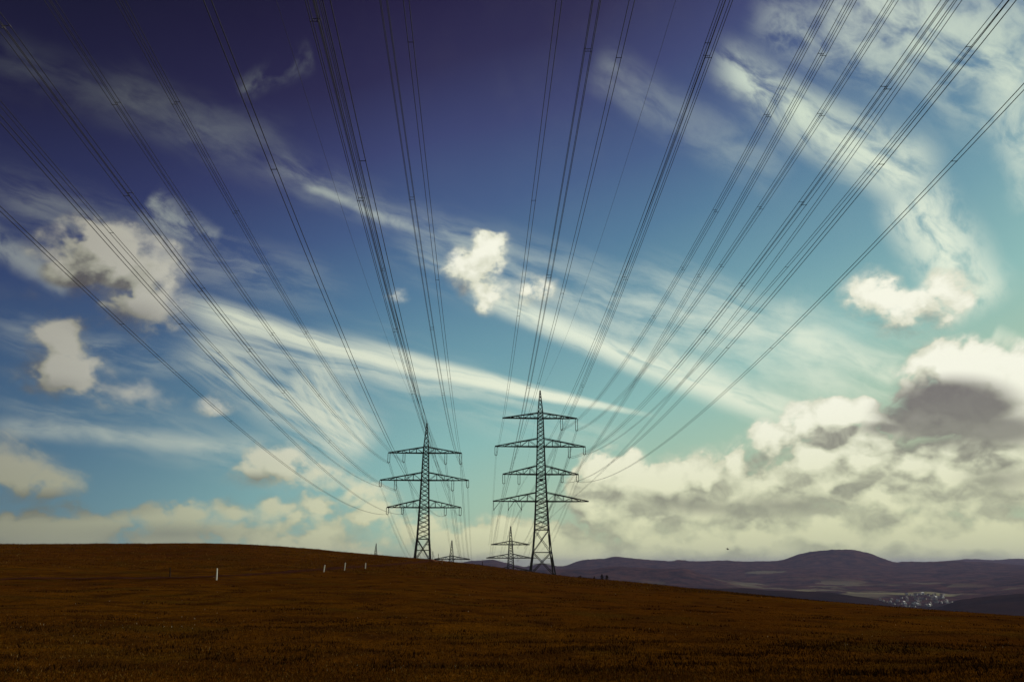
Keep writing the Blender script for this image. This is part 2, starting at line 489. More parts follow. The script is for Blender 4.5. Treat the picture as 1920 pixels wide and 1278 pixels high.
# ------------------------------------------------------------------ terrain
COLS = [-250, 0, 200, 400, 520, 640, 790, 880, 1016, 1150, 1400, 1650, 1920, 2150]
PROF = {  # survey rows: (distance, row on the photograph)
    -250: [(12, 1278), (22, 1195), (42, 1125), (75, 1090), (88, 1083), (120, 1055), (190, 1018), (260, 1026), (400, 1055), (800, 1110)],
    0: [(12, 1278), (22, 1195), (42, 1125), (75, 1090), (88, 1083), (120, 1055), (190, 1016), (260, 1024), (400, 1052), (800, 1110)],
    200: [(12, 1278), (22, 1195), (42, 1125), (75, 1090), (90, 1084), (125, 1052), (200, 1015.5), (270, 1023), (400, 1050), (800, 1110)],
    400: [(12, 1278), (22, 1195), (42, 1125), (75, 1088), (95, 1078), (140, 1046), (215, 1014), (280, 1021), (400, 1045), (800, 1110)],
    520: [(12, 1278), (22, 1195), (42, 1125), (80, 1086), (105, 1074), (150, 1050), (225, 1019), (280, 1024), (400, 1048), (800, 1110)],
    640: [(12, 1278), (22, 1195), (42, 1126), (80, 1088), (125, 1068), (180, 1048), (240, 1031), (300, 1037), (400, 1056), (800, 1110)],
    790: [(12, 1278), (22, 1195), (42, 1127), (80, 1092), (130, 1072), (210, 1053), (285, 1044), (330, 1048), (430, 1068), (800, 1120)],
    880: [(12, 1278), (22, 1196), (42, 1130), (80, 1097), (130, 1077), (200, 1060), (270, 1053), (330, 1058), (430, 1080), (800, 1125)],
    1016: [(12, 1278), (22, 1197), (42, 1136), (80, 1106), (130, 1089), (200, 1079), (300, 1074), (340, 1077), (450, 1095), (800, 1140)],
    1150: [(12, 1278), (22, 1199), (42, 1142), (80, 1112), (130, 1095), (200, 1087), (250, 1086), (330, 1092), (450, 1110), (800, 1150)],
    1400: [(12, 1279), (22, 1204), (42, 1152), (80, 1125), (120, 1115), (170, 1112), (220, 1114), (300, 1125), (450, 1150), (800, 1180)],
    1650: [(12, 1281), (22, 1212), (42, 1164), (70, 1143), (95, 1137), (120, 1136), (170, 1141), (250, 1155), (450, 1190), (800, 1220)],
    1920: [(12, 1284), (22, 1222), (42, 1177), (60, 1161), (80, 1155), (95, 1154), (140, 1162), (220, 1185), (450, 1230), (800, 1250)],
    2150: [(12, 1286), (22, 1230), (42, 1188), (60, 1174), (75, 1170), (90, 1171), (140, 1185), (220, 1210), (450, 1260), (800, 1280)]}
RS = np.geomspace(1.0, 1500, 260)
col_az = []
col_te = []
for c in COLS:
    rr = np.array([p[0] for p in PROF[c]], float)
    te, aa = [], None
    for r_, py in PROF[c]:
        a, e = ray(c, py)
        te.append(e / math.hypot(1, a))
    col_az.append(math.degrees(math.atan(ray(c, 1085)[0])))
    te = np.array(te)
    prof = np.interp(np.log(RS), np.log(rr), te)
    near = RS < 12
    prof[near] = te[0] * 12 / RS[near]
    far = RS > 800
    prof[far] = te[-1] - (RS[far] - 800) * .00002
    col_te.append(prof)
col_az = np.array(col_az); col_te = np.array(col_te)
AZ = np.concatenate([np.arange(-180, -46, 3.0), np.arange(-46, 46, .2), np.arange(46, 180.1, 3.0)])
TE = np.empty((len(AZ), len(RS)))
for j in range(len(RS)):
    TE[:, j] = np.interp(AZ, col_az, col_te[:, j])


def blur(A, n, axis):
    for _ in range(3):
        P = np.concatenate([np.repeat(A.take([0], axis), n, axis), A, np.repeat(A.take([-1], axis), n, axis)], axis)
        cs = np.cumsum(P, axis)
        hi = cs.take(range(2 * n, P.shape[axis]), axis)
        lo = np.concatenate([np.zeros_like(cs.take([0], axis)), cs.take(range(0, P.shape[axis] - 2 * n - 1), axis)], axis)
        A = (hi - lo) / (2 * n + 1)
    return A


Z0 = TE * RS[None, :]
TEs = blur(blur(TE, 3, 1), 10, 0)
keep = np.clip((RS - 9) / 6, 0, 1)[None, :]
TE = TEs * keep + TE * (1 - keep)
ZZ = EYE + TE * RS[None, :]


def fbm(x, y, s, o=4, seed=0.0):
    return mnoise.fractal(Vector((x / s, y / s, seed)), 1.0, 2.0, o)


XX = RS[None, :] * np.sin(np.radians(AZ))[:, None]
YY = RS[None, :] * np.cos(np.radians(AZ))[:, None]
rel = np.zeros_like(ZZ)
for i in range(len(AZ)):
    if abs(AZ[i]) > 50: continue
    for j in range(len(RS)):
        r_ = RS[j]
        if r_ < 6 or r_ > 420: continue
        rel[i, j] = .10 * fbm(XX[i, j], YY[i, j], 3.5, 3) * min(1, r_ / 18) + .16 * fbm(XX[i, j], YY[i, j], 14, 3, 5.0) * min(1, r_ / 40)
ZZ = ZZ + rel


def ground(x, y):
    """height of the meadow"""
    a = math.degrees(math.atan2(x, y)); r_ = max(1.0, math.hypot(x, y))
    i = int(np.clip(np.searchsorted(AZ, a) - 1, 0, len(AZ) - 2)); j = int(np.clip(np.searchsorted(RS, r_) - 1, 0, len(RS) - 2))
    u = (a - AZ[i]) / (AZ[i + 1] - AZ[i]); v = (r_ - RS[j]) / (RS[j + 1] - RS[j])
    return (ZZ[i, j] * (1 - u) + ZZ[i + 1, j] * u) * (1 - v) + (ZZ[i, j + 1] * (1 - u) + ZZ[i + 1, j + 1] * u) * v


def ground_np(a, r_):
    i = np.clip(np.searchsorted(AZ, a) - 1, 0, len(AZ) - 2); j = np.clip(np.searchsorted(RS, r_) - 1, 0, len(RS) - 2)
    u = (a - AZ[i]) / (AZ[i + 1] - AZ[i]); v = (r_ - RS[j]) / (RS[j + 1] - RS[j])
    return (ZZ[i, j] * (1 - u) + ZZ[i + 1, j] * u) * (1 - v) + (ZZ[i, j + 1] * (1 - u) + ZZ[i + 1, j + 1] * u) * v


def spot(px, py, rmin=10.0, rmax=320.0):
    """where the line of sight through this row meets the meadow"""
    a, e = ray(px, py)
    h = math.hypot(1, a); az_ = math.degrees(math.atan(a)); te = e / h
    prev = None
    for r_ in np.geomspace(rmin, rmax, 1500):
        x, y = r_ * a / h, r_ / h
        dz = EYE + te * r_ - ground(x, y)
        if dz <= 0: return Vector((x, y, ground(x, y)))
    return Vector((rmax * a / h, rmax / h, ground(rmax * a / h, rmax / h)))


def grid_faces(n, m, flip=False):
    I, J = np.meshgrid(np.arange(n - 1), np.arange(m - 1), indexing='ij')
    a = (I * m + J).ravel()
    q = np.stack([a, a + 1, a + m + 1, a + m], 1)
    return q[:, ::-1] if flip else q


# meadow
mg, nt, b = material('dry meadow')
pos = nt.new('ShaderNodeNewGeometry').outputs['Position']
nA = nt.noise(pos, .07, 4, .6)
nB = nt.noise(pos, .45, 5, .6)
nC = nt.noise(pos, 5.0, 5, .65)
colr = nt.mixc(nt.ss(nA, .3, .7), (.066, .0210, .0017), (.118, .044, .0026))
broad = nt.noise(pos, .018, 3, .55)
colr = nt.mixc(nt.ss(broad, .38, .66, 0, .65), colr, (.070, .0175, .0020))
colr = nt.mixc(nt.ss(nt.noise(pos, .16, 4, .6), .50, .66, 0, .7), colr, (.052, .028, .0035))
colr = nt.mixc(nt.ss(nB, .44, .66, 0, .85), colr, (.034, .0115, .0020))
colr = nt.mixc(nt.ss(nC, .35, .75, 0, .75), colr, (.022, .0075, .0015))
spk = nt.noise(pos, 22.0, 3, .6)
colr = nt.mixc(nt.ss(spk, .60, .78, 0, .6), colr, (.13, .060, .012))
nt.put(b.inputs['Base Color'], colr)
b.inputs['Roughness'].default_value = .95
b.inputs['Specular IOR Level'].default_value = 0
bp = nt.new('ShaderNodeBump')
bp.inputs['Strength'].default_value = .9; bp.inputs['Distance'].default_value = .25
nt.put(bp.inputs['Height'], nt.add(nt.mul(nC, .6), nt.mul(nB, .9)))
nt.put(b.inputs['Normal'], bp.outputs[0])
V = np.stack([XX.ravel(), YY.ravel(), ZZ.ravel()], 1)
gr = np_mesh('ground', V, grid_faces(len(AZ), len(RS)), mg)
tag(gr, kind='structure')

# ------------------------------------------------------------------ far country
HR = [1100, 1800, 2600, 3000, 3400, 4250, 5000, 5900, 6700, 8000, 9000, 12000, 15000]
HP = {
    1100: [(600, 1210), (2100, 1230)],
    1800: [(600, 1160), (2100, 1165)],
    2600: [(600, 1130), (1040, 1100), (1150, 1100), (1300, 1100), (1400, 1101), (1440, 1107), (1500, 1108), (1560, 1111), (1600, 1118), (1640, 1124), (1680, 1136), (1740, 1146), (1765, 1138), (1800, 1124), (1860, 1117), (1920, 1112), (2100, 1102)],
    3000: [(600, 1140), (1500, 1132), (1740, 1147), (1800, 1140), (1920, 1130), (2100, 1130)],
    3400: [(600, 1130), (1500, 1128), (1600, 1140), (1780, 1138), (1920, 1128), (2100, 1125)],
    4250: [(600, 1100), (1040, 1090), (1300, 1098), (1440, 1103), (1560, 1106), (1600, 1109), (1700, 1110), (1740, 1108), (1780, 1114), (1850, 1112), (1920, 1104), (2100, 1100)],
    5000: [(600, 1085), (860, 1085), (1000, 1068), (1040, 1066), (1108, 1068), (1130, 1063), (1150, 1061), (1200, 1064), (1240, 1066), (1285, 1066), (1310, 1075), (1340, 1085), (1400, 1096), (1440, 1099), (1540, 1096), (1600, 1096), (1700, 1098), (1800, 1094), (1920, 1088), (2100, 1082)],
    5900: [(600, 1085), (1000, 1076), (1240, 1076), (1340, 1080), (1400, 1082), (1480, 1076), (1560, 1078), (1640, 1084), (1750, 1086), (1850, 1080), (1920, 1074), (2100, 1070)],
    6700: [(600, 1080), (1000, 1074), (1240, 1066), (1340, 1069), (1400, 1064), (1460, 1067), (1560, 1064), (1680, 1070), (1800, 1068), (1920, 1066), (2100, 1062)],
    8000: [(600, 1075), (840, 1060), (880, 1051), (912, 1049), (924, 1047), (940, 1052), (962, 1058), (985, 1064), (1010, 1057), (1030, 1058), (1045, 1061), (1060, 1060), (1080, 1052), (1097, 1048), (1135, 1047), (1153, 1042), (1170, 1044), (1205, 1048), (1255, 1052), (1275, 1049), (1300, 1053), (1370, 1051), (1430, 1053), (1458, 1051), (1474, 1047), (1490, 1040), (1520, 1033), (1560, 1029), (1600, 1029), (1630, 1036), (1650, 1045), (1675, 1055), (1720, 1054), (1780, 1052), (1850, 1054), (1920, 1059), (2100, 1058)],
    9000: [(600, 1078), (2100, 1072)],
    12000: [(600, 1066), (1400, 1060), (1690, 1056), (1780, 1051), (1810, 1047), (1860, 1050), (1900, 1047), (1960, 1050), (2100, 1056)],
    15000: [(600, 1075), (2100, 1075)]}
HAZ = np.arange(math.degrees(math.atan(ray(640, 1060)[0])), math.degrees(math.atan(ray(2080, 1060)[0])), .07)
fine_r = np.concatenate([np.linspace(HR[k], HR[k + 1], 15)[:-1] for k in range(len(HR) - 1)] + [[HR[-1]]])
HT = np.empty((len(HAZ), len(HR)))
for k, r_ in enumerate(HR):
    pts = HP[r_]
    a_ = [math.degrees(math.atan(ray(p[0], p[1])[0])) for p in pts]
    t_ = [ray(*p)[1] / math.hypot(1, ray(*p)[0]) * r_ for p in pts]
    HT[:, k] = np.interp(HAZ, a_, t_)
HT = blur(HT, 2, 0)
HZ = np.empty((len(HAZ), len(fine_r)))
for i in range(len(HAZ)):
    # rounded ridges: cosine blend between the surveyed ranges
    idx = np.clip(np.searchsorted(HR, fine_r, 'right') - 1, 0, len(HR) - 2)
    u = (fine_r - np.array(HR)[idx]) / (np.array(HR)[idx + 1] - np.array(HR)[idx])
    u = (1 - np.cos(np.pi * u)) / 2
    HZ[i] = EYE + HT[i, idx] * (1 - u) + HT[i, idx + 1] * u
HX = fine_r[None, :] * np.sin(np.radians(HAZ))[:, None]
HY = fine_r[None, :] * np.cos(np.radians(HAZ))[:, None]
for i in range(len(HAZ)):
    for j in range(len(fine_r)):
        HZ[i, j] += 9 * fbm(HX[i, j], HY[i, j], 420, 3, 2.0) * (fine_r[j] / 6000) + 3.2 * fbm(HX[i, j], HY[i, j], 45, 2, 9.0) * min(1.2, fine_r[j] / 5000)


def hill_z(px, r_):
    a = math.degrees(math.atan(ray(px, 1110)[0]))
    i = int(np.clip(np.searchsorted(HAZ, a), 0, len(HAZ) - 1)); j = int(np.clip(np.searchsorted(fine_r, r_), 0, len(fine_r) - 1))
    return Vector((r_ * math.sin(math.radians(a)), r_ * math.cos(math.radians(a)), HZ[i, j]))


mh, nt, b = material('wooded hills')
pos = nt.new('ShaderNodeNewGeometry').outputs['Position']
flat = nt.vm('MULTIPLY', pos, (1, 1, .3))
patch = nt.noise(flat, .0016, 3, .55, .6)
wood = nt.noise(flat, .009, 7, .72)
colr = nt.mixc(nt.ss(wood, .36, .66), (.010, .006, .009), (.075, .034, .028))
vn = nt.new('ShaderNodeTexVoronoi', voronoi_dimensions='2D'); vn.inputs['Scale'].default_value = .0042
nt.put(vn.inputs['Vector'], nt.vm('ADD', flat, nt.vm('SCALE', nt.noise(flat, .004, 2, color=True), s=160.0)))
sv = nt.new('ShaderNodeSeparateColor'); nt.put(sv.inputs[0], vn.outputs['Color'])
fieldc = nt.mixc(sv.outputs[0], (.10, .085, .050), (.22, .20, .13))
sxyz = nt.new('ShaderNodeSeparateXYZ'); nt.put(sxyz.inputs[0], pos)
colr = nt.mixc(nt.ss(sxyz.outputs[1], 2900.0, 3400.0, .8, 0.0), colr, (.010, .007, .008))
low = nt.ss(sxyz.outputs[2], -135.0, -60.0, 1.0, 0.0)
isf = nt.mul(nt.mul(nt.ss(patch, .46, .54), nt.ss(sv.outputs[1], .48, .52)), nt.ss(sxyz.outputs[1], 3400.0, 3700.0, 0, .75))
colr = nt.mixc(nt.mul(isf, low), colr, fieldc)


def field(px, r_, wid, dep, col, amp=.9):
    """a meadow strip in the valley, at its place on the land"""
    global colr
    p = hill_z(px, r_)
    a = math.atan2(p.x, p.y)
    v = nt.new('ShaderNodeMapping', vector_type='TEXTURE')
    nt.put(v.inputs[0], nt.vm('ADD', nt.vm('MULTIPLY', pos, (1, 1, 0)), nt.vm('SCALE', nt.vm('SUBTRACT', nt.noise(flat, .006, 3, color=True), (.5, .5, .5)), s=170.0)))
    v.inputs['Location'].default_value = (p.x, p.y, 0)
    v.inputs['Rotation'].default_value = (0, 0, -a)
    v.inputs['Scale'].default_value = (wid, dep, 1e6)
    mask = nt.ss(nt.vm('LENGTH', v.outputs[0]), .85, 1.0, amp, 0.0)
    colr = nt.mixc(mask, colr, col)


field(1655, 4180, 170, 150, (.17, .155, .085))
field(1735, 4130, 150, 170, (.17, .155, .085))
field(1510, 4200, 60, 90, (.18, .155, .09))
field(1600, 5000, 90, 60, (.16, .15, .10), .6)
field(1380, 4900, 130, 70, (.13, .12, .08), .6)
field(1412, 4700, 60, 50, (.16, .15, .12), .6)
field(1440, 6300, 160, 110, (.17, .16, .11), .6)
nt.put(b.inputs['Base Color'], colr)
b.inputs['Roughness'].default_value = 1
b.inputs['Specular IOR Level'].default_value = 0
bp = nt.new('ShaderNodeBump'); bp.inputs['Strength'].default_value = .8; bp.inputs['Distance'].default_value = 9
nt.put(bp.inputs['Height'], wood); nt.put(b.inputs['Normal'], bp.outputs[0])
V = np.stack([HX.ravel(), HY.ravel(), HZ.ravel()], 1)
hills = np_mesh('hills', V, grid_faces(len(HAZ), len(fine_r)), mh)
tag(hills, kind='structure')

# valley floor out to the horizon
mf = plain('distant land', (.045, .030, .024), 1, 0, .3, .0008)
mb = MB()
R_ = 30000
rings = [400, 1500, 4000, 12000, R_]
n = 48
vs = [(0, 0, -215)] + [(r_ * math.cos(2 * math.pi * k / n), r_ * math.sin(2 * math.pi * k / n), -215) for r_ in rings for k in range(n)]
fs = [(0, 1 + k, 1 + (k + 1) % n) for k in range(n)]
for q_ in range(len(rings) - 1):
    for k in range(n):
        fs.append((1 + q_ * n + k, 1 + (q_ + 1) * n + k, 1 + (q_ + 1) * n + (k + 1) % n, 1 + q_ * n + (k + 1) % n))
mb.add(vs, fs)
tag(mb.build('terrain', mf), kind='structure')

# ------------------------------------------------------------------ haze
mhz = bpy.data.materials.new('haze')
mhz.use_nodes = True
ht = mhz.node_tree
for n_ in list(ht.nodes):
    if n_.type != 'OUTPUT_MATERIAL': ht.nodes.remove(n_)
pv = ht.nodes.new('ShaderNodeVolumePrincipled')
pv.inputs['Color'].default_value = (.46, .47, .80, 1)
pv.inputs['Density'].default_value = 3.3e-5
pv.inputs['Anisotropy'].default_value = .1
ht.links.new(pv.outputs[0], [n_ for n_ in ht.nodes if n_.type == 'OUTPUT_MATERIAL'][0].inputs['Volume'])
mb = MB()
x0, x1, y0, y1, z0, z1 = -31000, 31000, -31000, 31000, -217, 198
mb.add([(x0, y0, z0), (x1, y0, z0), (x1, y1, z0), (x0, y1, z0), (x0, y0, z1), (x1, y0, z1), (x1, y1, z1), (x0, y1, z1)],
       [(0, 3, 2, 1), (4, 5, 6, 7), (0, 1, 5, 4), (1, 2, 6, 5), (2, 3, 7, 6), (3, 0, 4, 7)])
tag(mb.build('haze', mhz), kind='stuff')

# ------------------------------------------------------------------ pylons
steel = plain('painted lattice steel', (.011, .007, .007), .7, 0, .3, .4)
steel_far = steel
porcelain = plain('brown insulator glaze', (.05, .025, .022), .35, 0, .2, 2)
concrete = plain('concrete', (.25, .23, .20), .9, 0, .2, 1.5)
plate_m = plain('weathered plate', (.03, .03, .035), .6, .2, .2, 2)


class Pylon:
    def __init__(self, dist, name, label, group, yaw):
        self.D = dist
        self.name, self.label, self.group, self.yaw = name, label, group, yaw

    def half(self, pxw, py, cx):
        return (ray(cx + pxw / 2, py)[0] - ray(cx - pxw / 2, py)[0]) / 2 * self.D


def lattice(mb, c0, c1, h0, h1, npan, legw, brw, rot, horiz=True, sub=False):
    """four legs and crossed braces between two levels; c0, c1 centres of the lower and upper square"""
    def corner(c, h, k):
        a = math.pi / 4 + k * math.pi / 2 + rot
        return c + Vector((math.cos(a), math.sin(a), 0)) * h * math.sqrt(2)
    # panels grow towards the wide end
    ts = [0.0]
    hh = h0
    wts = []
    for i in range(npan):
        u = (i + .5) / npan
        wts.append(h0 + (h1 - h0) * u)
    s = sum(wts)
    for w_ in wts: ts.append(ts[-1] + w_ / s)
    for k in range(4):
        mb.bar(corner(c0, h0, k), corner(c1, h1, k), legw)
    for i in range(npan):
        ca, cb = c0.lerp(c1, ts[i]), c0.lerp(c1, ts[i + 1])
        ha, hb = h0 + (h1 - h0) * ts[i], h0 + (h1 - h0) * ts[i + 1]
        for k in range(4):
            a0, a1 = corner(ca, ha, k), corner(ca, ha, (k + 1) % 4)
            b0, b1 = corner(cb, hb, k), corner(cb, hb, (k + 1) % 4)
            mb.bar(a0, b1, brw); mb.bar(a1, b0, brw)
            if sub:
                mid = (a0 + a1 + b0 + b1) / 4
                mb.bar((a0 + b0) / 2, (a1 + b1) / 2, brw * .9)
                for p_, q_ in ((a0, b0), (a1, b1)):
                    mb.bar(p_.lerp(q_, .25), p_.lerp(mid, .5), brw * .6)
                    mb.bar(p_.lerp(q_, .75), q_.lerp(mid, .5), brw * .6)
        if horiz and i:
            pass
    for k in range(4):
        mb.bar(corner(c1, h1, k), corner(c1, h1, (k + 1) % 4), brw)


def crossarm(mb, cb, hb, ct, ht_, left, right, rot, w=.22, bays=5):
    """both sides of one arm: bottom chords, rising top chords, posts and diagonals"""
    ax = Vector((math.cos(rot), math.sin(rot), 0)); ay = Vector((-math.sin(rot), math.cos(rot), 0))
    for s, L in ((-1, left), (1, right)):
        tip = cb + ax * s * L
        for fy in (-1, 1):
            b0 = cb + ax * s * hb + ay * fy * hb
            t0 = ct + ax * s * ht_ + ay * fy * ht_
            e = tip + ay * fy * .15
            mb.bar(b0, e, w * 1.15); mb.bar(t0, e + Vector((0, 0, .12)), w)
            for k in range(1, bays):
                u = k / bays
                p, q = b0.lerp(e, u), t0.lerp(e, u)
                mb.bar(p, q, w * .55)
                if k % 2: mb.bar(q, b0.lerp(e, (k + 1) / bays), w * .5); mb.bar(q, b0.lerp(e, (k - 1) / bays), w * .5)
        # plan bracing between the two faces
        for k in range(bays):
            u, v = k / bays, (k + 1) / bays
            f0 = cb + ax * s * hb - ay * hb; f1 = cb + ax * s * hb + ay * hb
            e0, e1 = tip - ay * .15, tip + ay * .15
            mb.bar(f0.lerp(e0, u), f1.lerp(e1, v), w * .45)
            mb.bar(f0.lerp(e0, v), f1.lerp(e1, v), w * .45)


def insulator_pair(top, bot, ax, sep=.85, parent=None):
    mb = MB()
    for s in (-1, 1):
        p, q = top + ax * s * sep / 2, bot + ax * s * sep / 2
        n_ = 14
        pts, rad = [], []
        for k in range(n_ + 1):
            pts.append(p.lerp(q, k / n_)); rad.append(.15 if k % 2 else .085)
        mb.tube(pts, rad, 6)
    mb.bar(bot - ax * sep * .62, bot + ax * sep * .62, .16)
    mb.bar(bot, bot - Vector((0, 0, .45)), .14)
    return mb.build('insulator', porcelain, parent)


def string(top, bot, parent):
    mb = MB()
    n_ = 14
    mb.tube([top.lerp(bot, k / n_) for k in range(n_ + 1)], [.14 if k % 2 else .08 for k in range(n_ + 1)], 6)
    mb.bar(bot, bot - Vector((0, 0, .4)), .16)
    return mb.build('insulator', porcelain, parent)


YAW = math.atan(-M)
AX = Vector((math.cos(YAW), math.sin(YAW), 0))


def make_pylon(label, D, cx, tip_py, arms, levels, base_py, base_cx, pw, peak_px, strings=(), group='lattice pylons of the two power lines', legw=.42, brw=.20, footing=True, panels=None, armw=.28, name='lattice_pylon', bays=5):
    """arms: (bottom row, top row, left column, right column, [(column, end row)...]); levels: (row, width) from the base to the peak foot"""
    def c_at(py):
        # straight plumb axis through the base
        base = at(base_cx, base_py, D)
        z = EYE + ray(cx, py)[1] * D
        return Vector((base.x, D, z))
    def hw(py, wpx):
        return (ray(cx + wpx / 2, py)[0] - ray(cx - wpx / 2, py)[0]) / 2 * D
    base = c_at(base_py)
    t = thing(name, base, label, 'pylon', group, YAW)
    # base section
    mb = MB()
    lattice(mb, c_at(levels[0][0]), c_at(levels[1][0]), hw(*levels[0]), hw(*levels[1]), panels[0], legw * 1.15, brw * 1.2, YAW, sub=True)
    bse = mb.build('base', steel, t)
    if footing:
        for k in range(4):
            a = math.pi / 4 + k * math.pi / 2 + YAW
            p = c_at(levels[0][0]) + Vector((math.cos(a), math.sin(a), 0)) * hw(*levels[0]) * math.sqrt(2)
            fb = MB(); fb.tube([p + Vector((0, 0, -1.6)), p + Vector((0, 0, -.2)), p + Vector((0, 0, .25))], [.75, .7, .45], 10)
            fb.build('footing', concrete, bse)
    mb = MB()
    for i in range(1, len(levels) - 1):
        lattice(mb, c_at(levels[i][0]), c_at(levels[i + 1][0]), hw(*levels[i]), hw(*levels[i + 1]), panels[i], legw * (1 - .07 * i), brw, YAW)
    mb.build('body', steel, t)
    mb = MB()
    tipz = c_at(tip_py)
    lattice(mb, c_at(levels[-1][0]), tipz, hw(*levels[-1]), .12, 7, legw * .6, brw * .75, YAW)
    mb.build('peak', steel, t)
    pys = [l[0] for l in levels][::-1]; pws = [l[1] for l in levels][::-1]
    for (bpy_, tpy, lx, rx, ins) in arms:
        cb, ct = c_at(bpy_), c_at(tpy)
        hb = hw(bpy_, float(np.interp(bpy_, pys, pws))); h2 = hw(tpy, float(np.interp(tpy, pys, pws)))
        L = cb.x - ray(lx, bpy_)[0] * D; Rr = ray(rx, bpy_)[0] * D - cb.x
        mb = MB()
        crossarm(mb, cb, hb, ct, h2, L, Rr, YAW, armw, bays)
        arm = mb.build('crossarm', steel, t)
        for it in ins:
            if len(it) == 2:
                x_, ey = it
                lx_ = ray(x_, bpy_)[0] * D
                top = cb + AX * (lx_ - cb.x); top.z -= .1
                bot = Vector((top.x, top.y, EYE + ray(x_, ey)[1] * D))
                insulator_pair(top, bot, AX, .85, arm)
            else:
                x_, ty, x2, ey = it
                top = cb + AX * (ray(x_, ty)[0] * D - cb.x); top.z = EYE + ray(x_, ty)[1] * D
                bot = cb + AX * (ray(x2, ey)[0] * D - cb.x); bot.z = EYE + ray(x2, ey)[1] * D
                string(top, bot, arm)
    return t, c_at, hw


py_R, cR, hR = make_pylon('tallest lattice pylon, four crossarms, standing on the hillside right of centre', D_R, 1013, 732,
    [(784, 774, 942, 1082.5, [(1053, 805), (1081, 806)]),
     (837, 822, 928, 1098, [(930, 853), (1067.5, 857), (1096, 851)]),
     (889, 873, 942.5, 1085, [(944.5, 906), (973, 907), (1054, 903), (1083, 902)]),
     (939.5, 923, 924.5, 1104, [(925.6, 939.5, 925.8, 955), (938, 939.5, 926.2, 955), (953, 939.5, 953, 955), (965.5, 937, 953.4, 955), (966, 937, 977.6, 955), (978, 939.5, 978, 955)])],
    [(1078, 46), (1035, 33.5), (993, 26.5), (939.5, 21), (889, 16.5), (837, 13.4), (784, 10.4), (772, 9)], 1078, 1016.5, 0, 0,
    panels=[1, 1, 6, 6, 6, 7, 2])
mb = MB()
c_ = cR(900)
mb.add([c_ + AX * a - Vector((0, hR(900, 17) + .1, 0)) + Vector((0, dy, h)) for dy in (0, .12) for (a, h) in ((-.7, -.5), (.7, -.5), (.7, .5), (-.7, .5))],
       [(0, 1, 2, 3), (7, 6, 5, 4), (0, 4, 5, 1), (1, 5, 6, 2), (2, 6, 7, 3), (3, 7, 4, 0)])
mb.build('number_plate', plate_m, py_R)

py_L, cL, hL = make_pylon('tall lattice pylon, three crossarms each with four insulators, on the hill crest', D_L, 797, 793,
    [(849, 838, 728.5, 865.7, [(730, 867), (758, 866), (836, 869), (864, 869)]),
     (900, 885.5, 713, 879, [(714, 911.6), (742, 918), (849, 919), (877, 913)]),
     (951, 936.5, 725.5, 864.5, [(727, 963), (755, 963), (835, 965), (863, 965)])],
    [(1052, 30), (1010, 22.5), (951, 17.3), (900, 13.8), (849, 10.3), (836, 8.8)], 1052, 792, 0, 0,
    panels=[1, 7, 6, 7, 2])

py_R2, cR2, hR2 = make_pylon('small distant lattice pylon, two crossarms, seen left of the tallest pylon', 640.0, 957, 986,
    [(1020.5, 1014, 921, 993, []), (1045.5, 1038, 912, 996, []), (1069, 1062, 925, 992, [])],
    [(1110, 22), (1090, 14), (1069, 11.5), (1045.5, 9.5), (1020.5, 6.6), (1013, 5.6)], 1110, 957.5, 0, 0,
    panels=[1, 4, 5, 5, 2], legw=.85, brw=.42, armw=.6, footing=False, bays=4, group='far pylons beyond the hill')
for px_, py_, dx, dy in ((975, 1021, 5, 4), (988, 1021.5, 5, 4), (975, 1046, 5, 4)):
    arm = [o for o in py_R2.children if o.name.startswith('crossarm')][0 if py_ < 1030 else 1]
    mb = MB()
    p = at(px_, py_, 640); q_ = p + Vector((-1.2, -5.0, -.9))
    mb.tube([p.lerp(q_, k / 8) for k in range(9)], [.2 if k % 2 else .12 for k in range(9)], 6)
    for k in range(8):
        a = math.pi * k / 8; b_ = math.pi * (k + 1) / 8
        f_ = lambda a: q_ + Vector((.6 - .6 * math.cos(a) - 1.2, 3 - 3 * math.cos(a), -2.0 * math.sin(a)))
        mb.bar(f_(a), f_(b_), .12)
    mb.build('insulator', porcelain, arm)

py_L2, cL2, hL2 = make_pylon('pylon top with one crossarm poking over the crest between the two main pylons', 560.0, 844.5, 1012.5,
    [(1048, 1042, 814, 881, []), (1074, 1066, 806, 890, [])],
    [(1140, 22), (1110, 15), (1074, 11), (1048, 7.6), (1041, 6.6)], 1140, 844.5, 0, 0,
    panels=[1, 5, 4, 2], legw=.6, brw=.32, armw=.5, footing=False, bays=4, group='far pylons beyond the hill')
py_3, c3, h3 = make_pylon('tiny pylon tip showing above the grassy crest left of the main pylons', 760.0, 701.3, 1018,
    [(1046, 1041, 678, 725, [])], [(1100, 13), (1075, 9), (1046, 6), (1040, 5)], 1100, 701.3, 0, 0,
    panels=[1, 4, 1], legw=.42, brw=.26, armw=.36, footing=False, bays=3, group='far pylons beyond the hill')

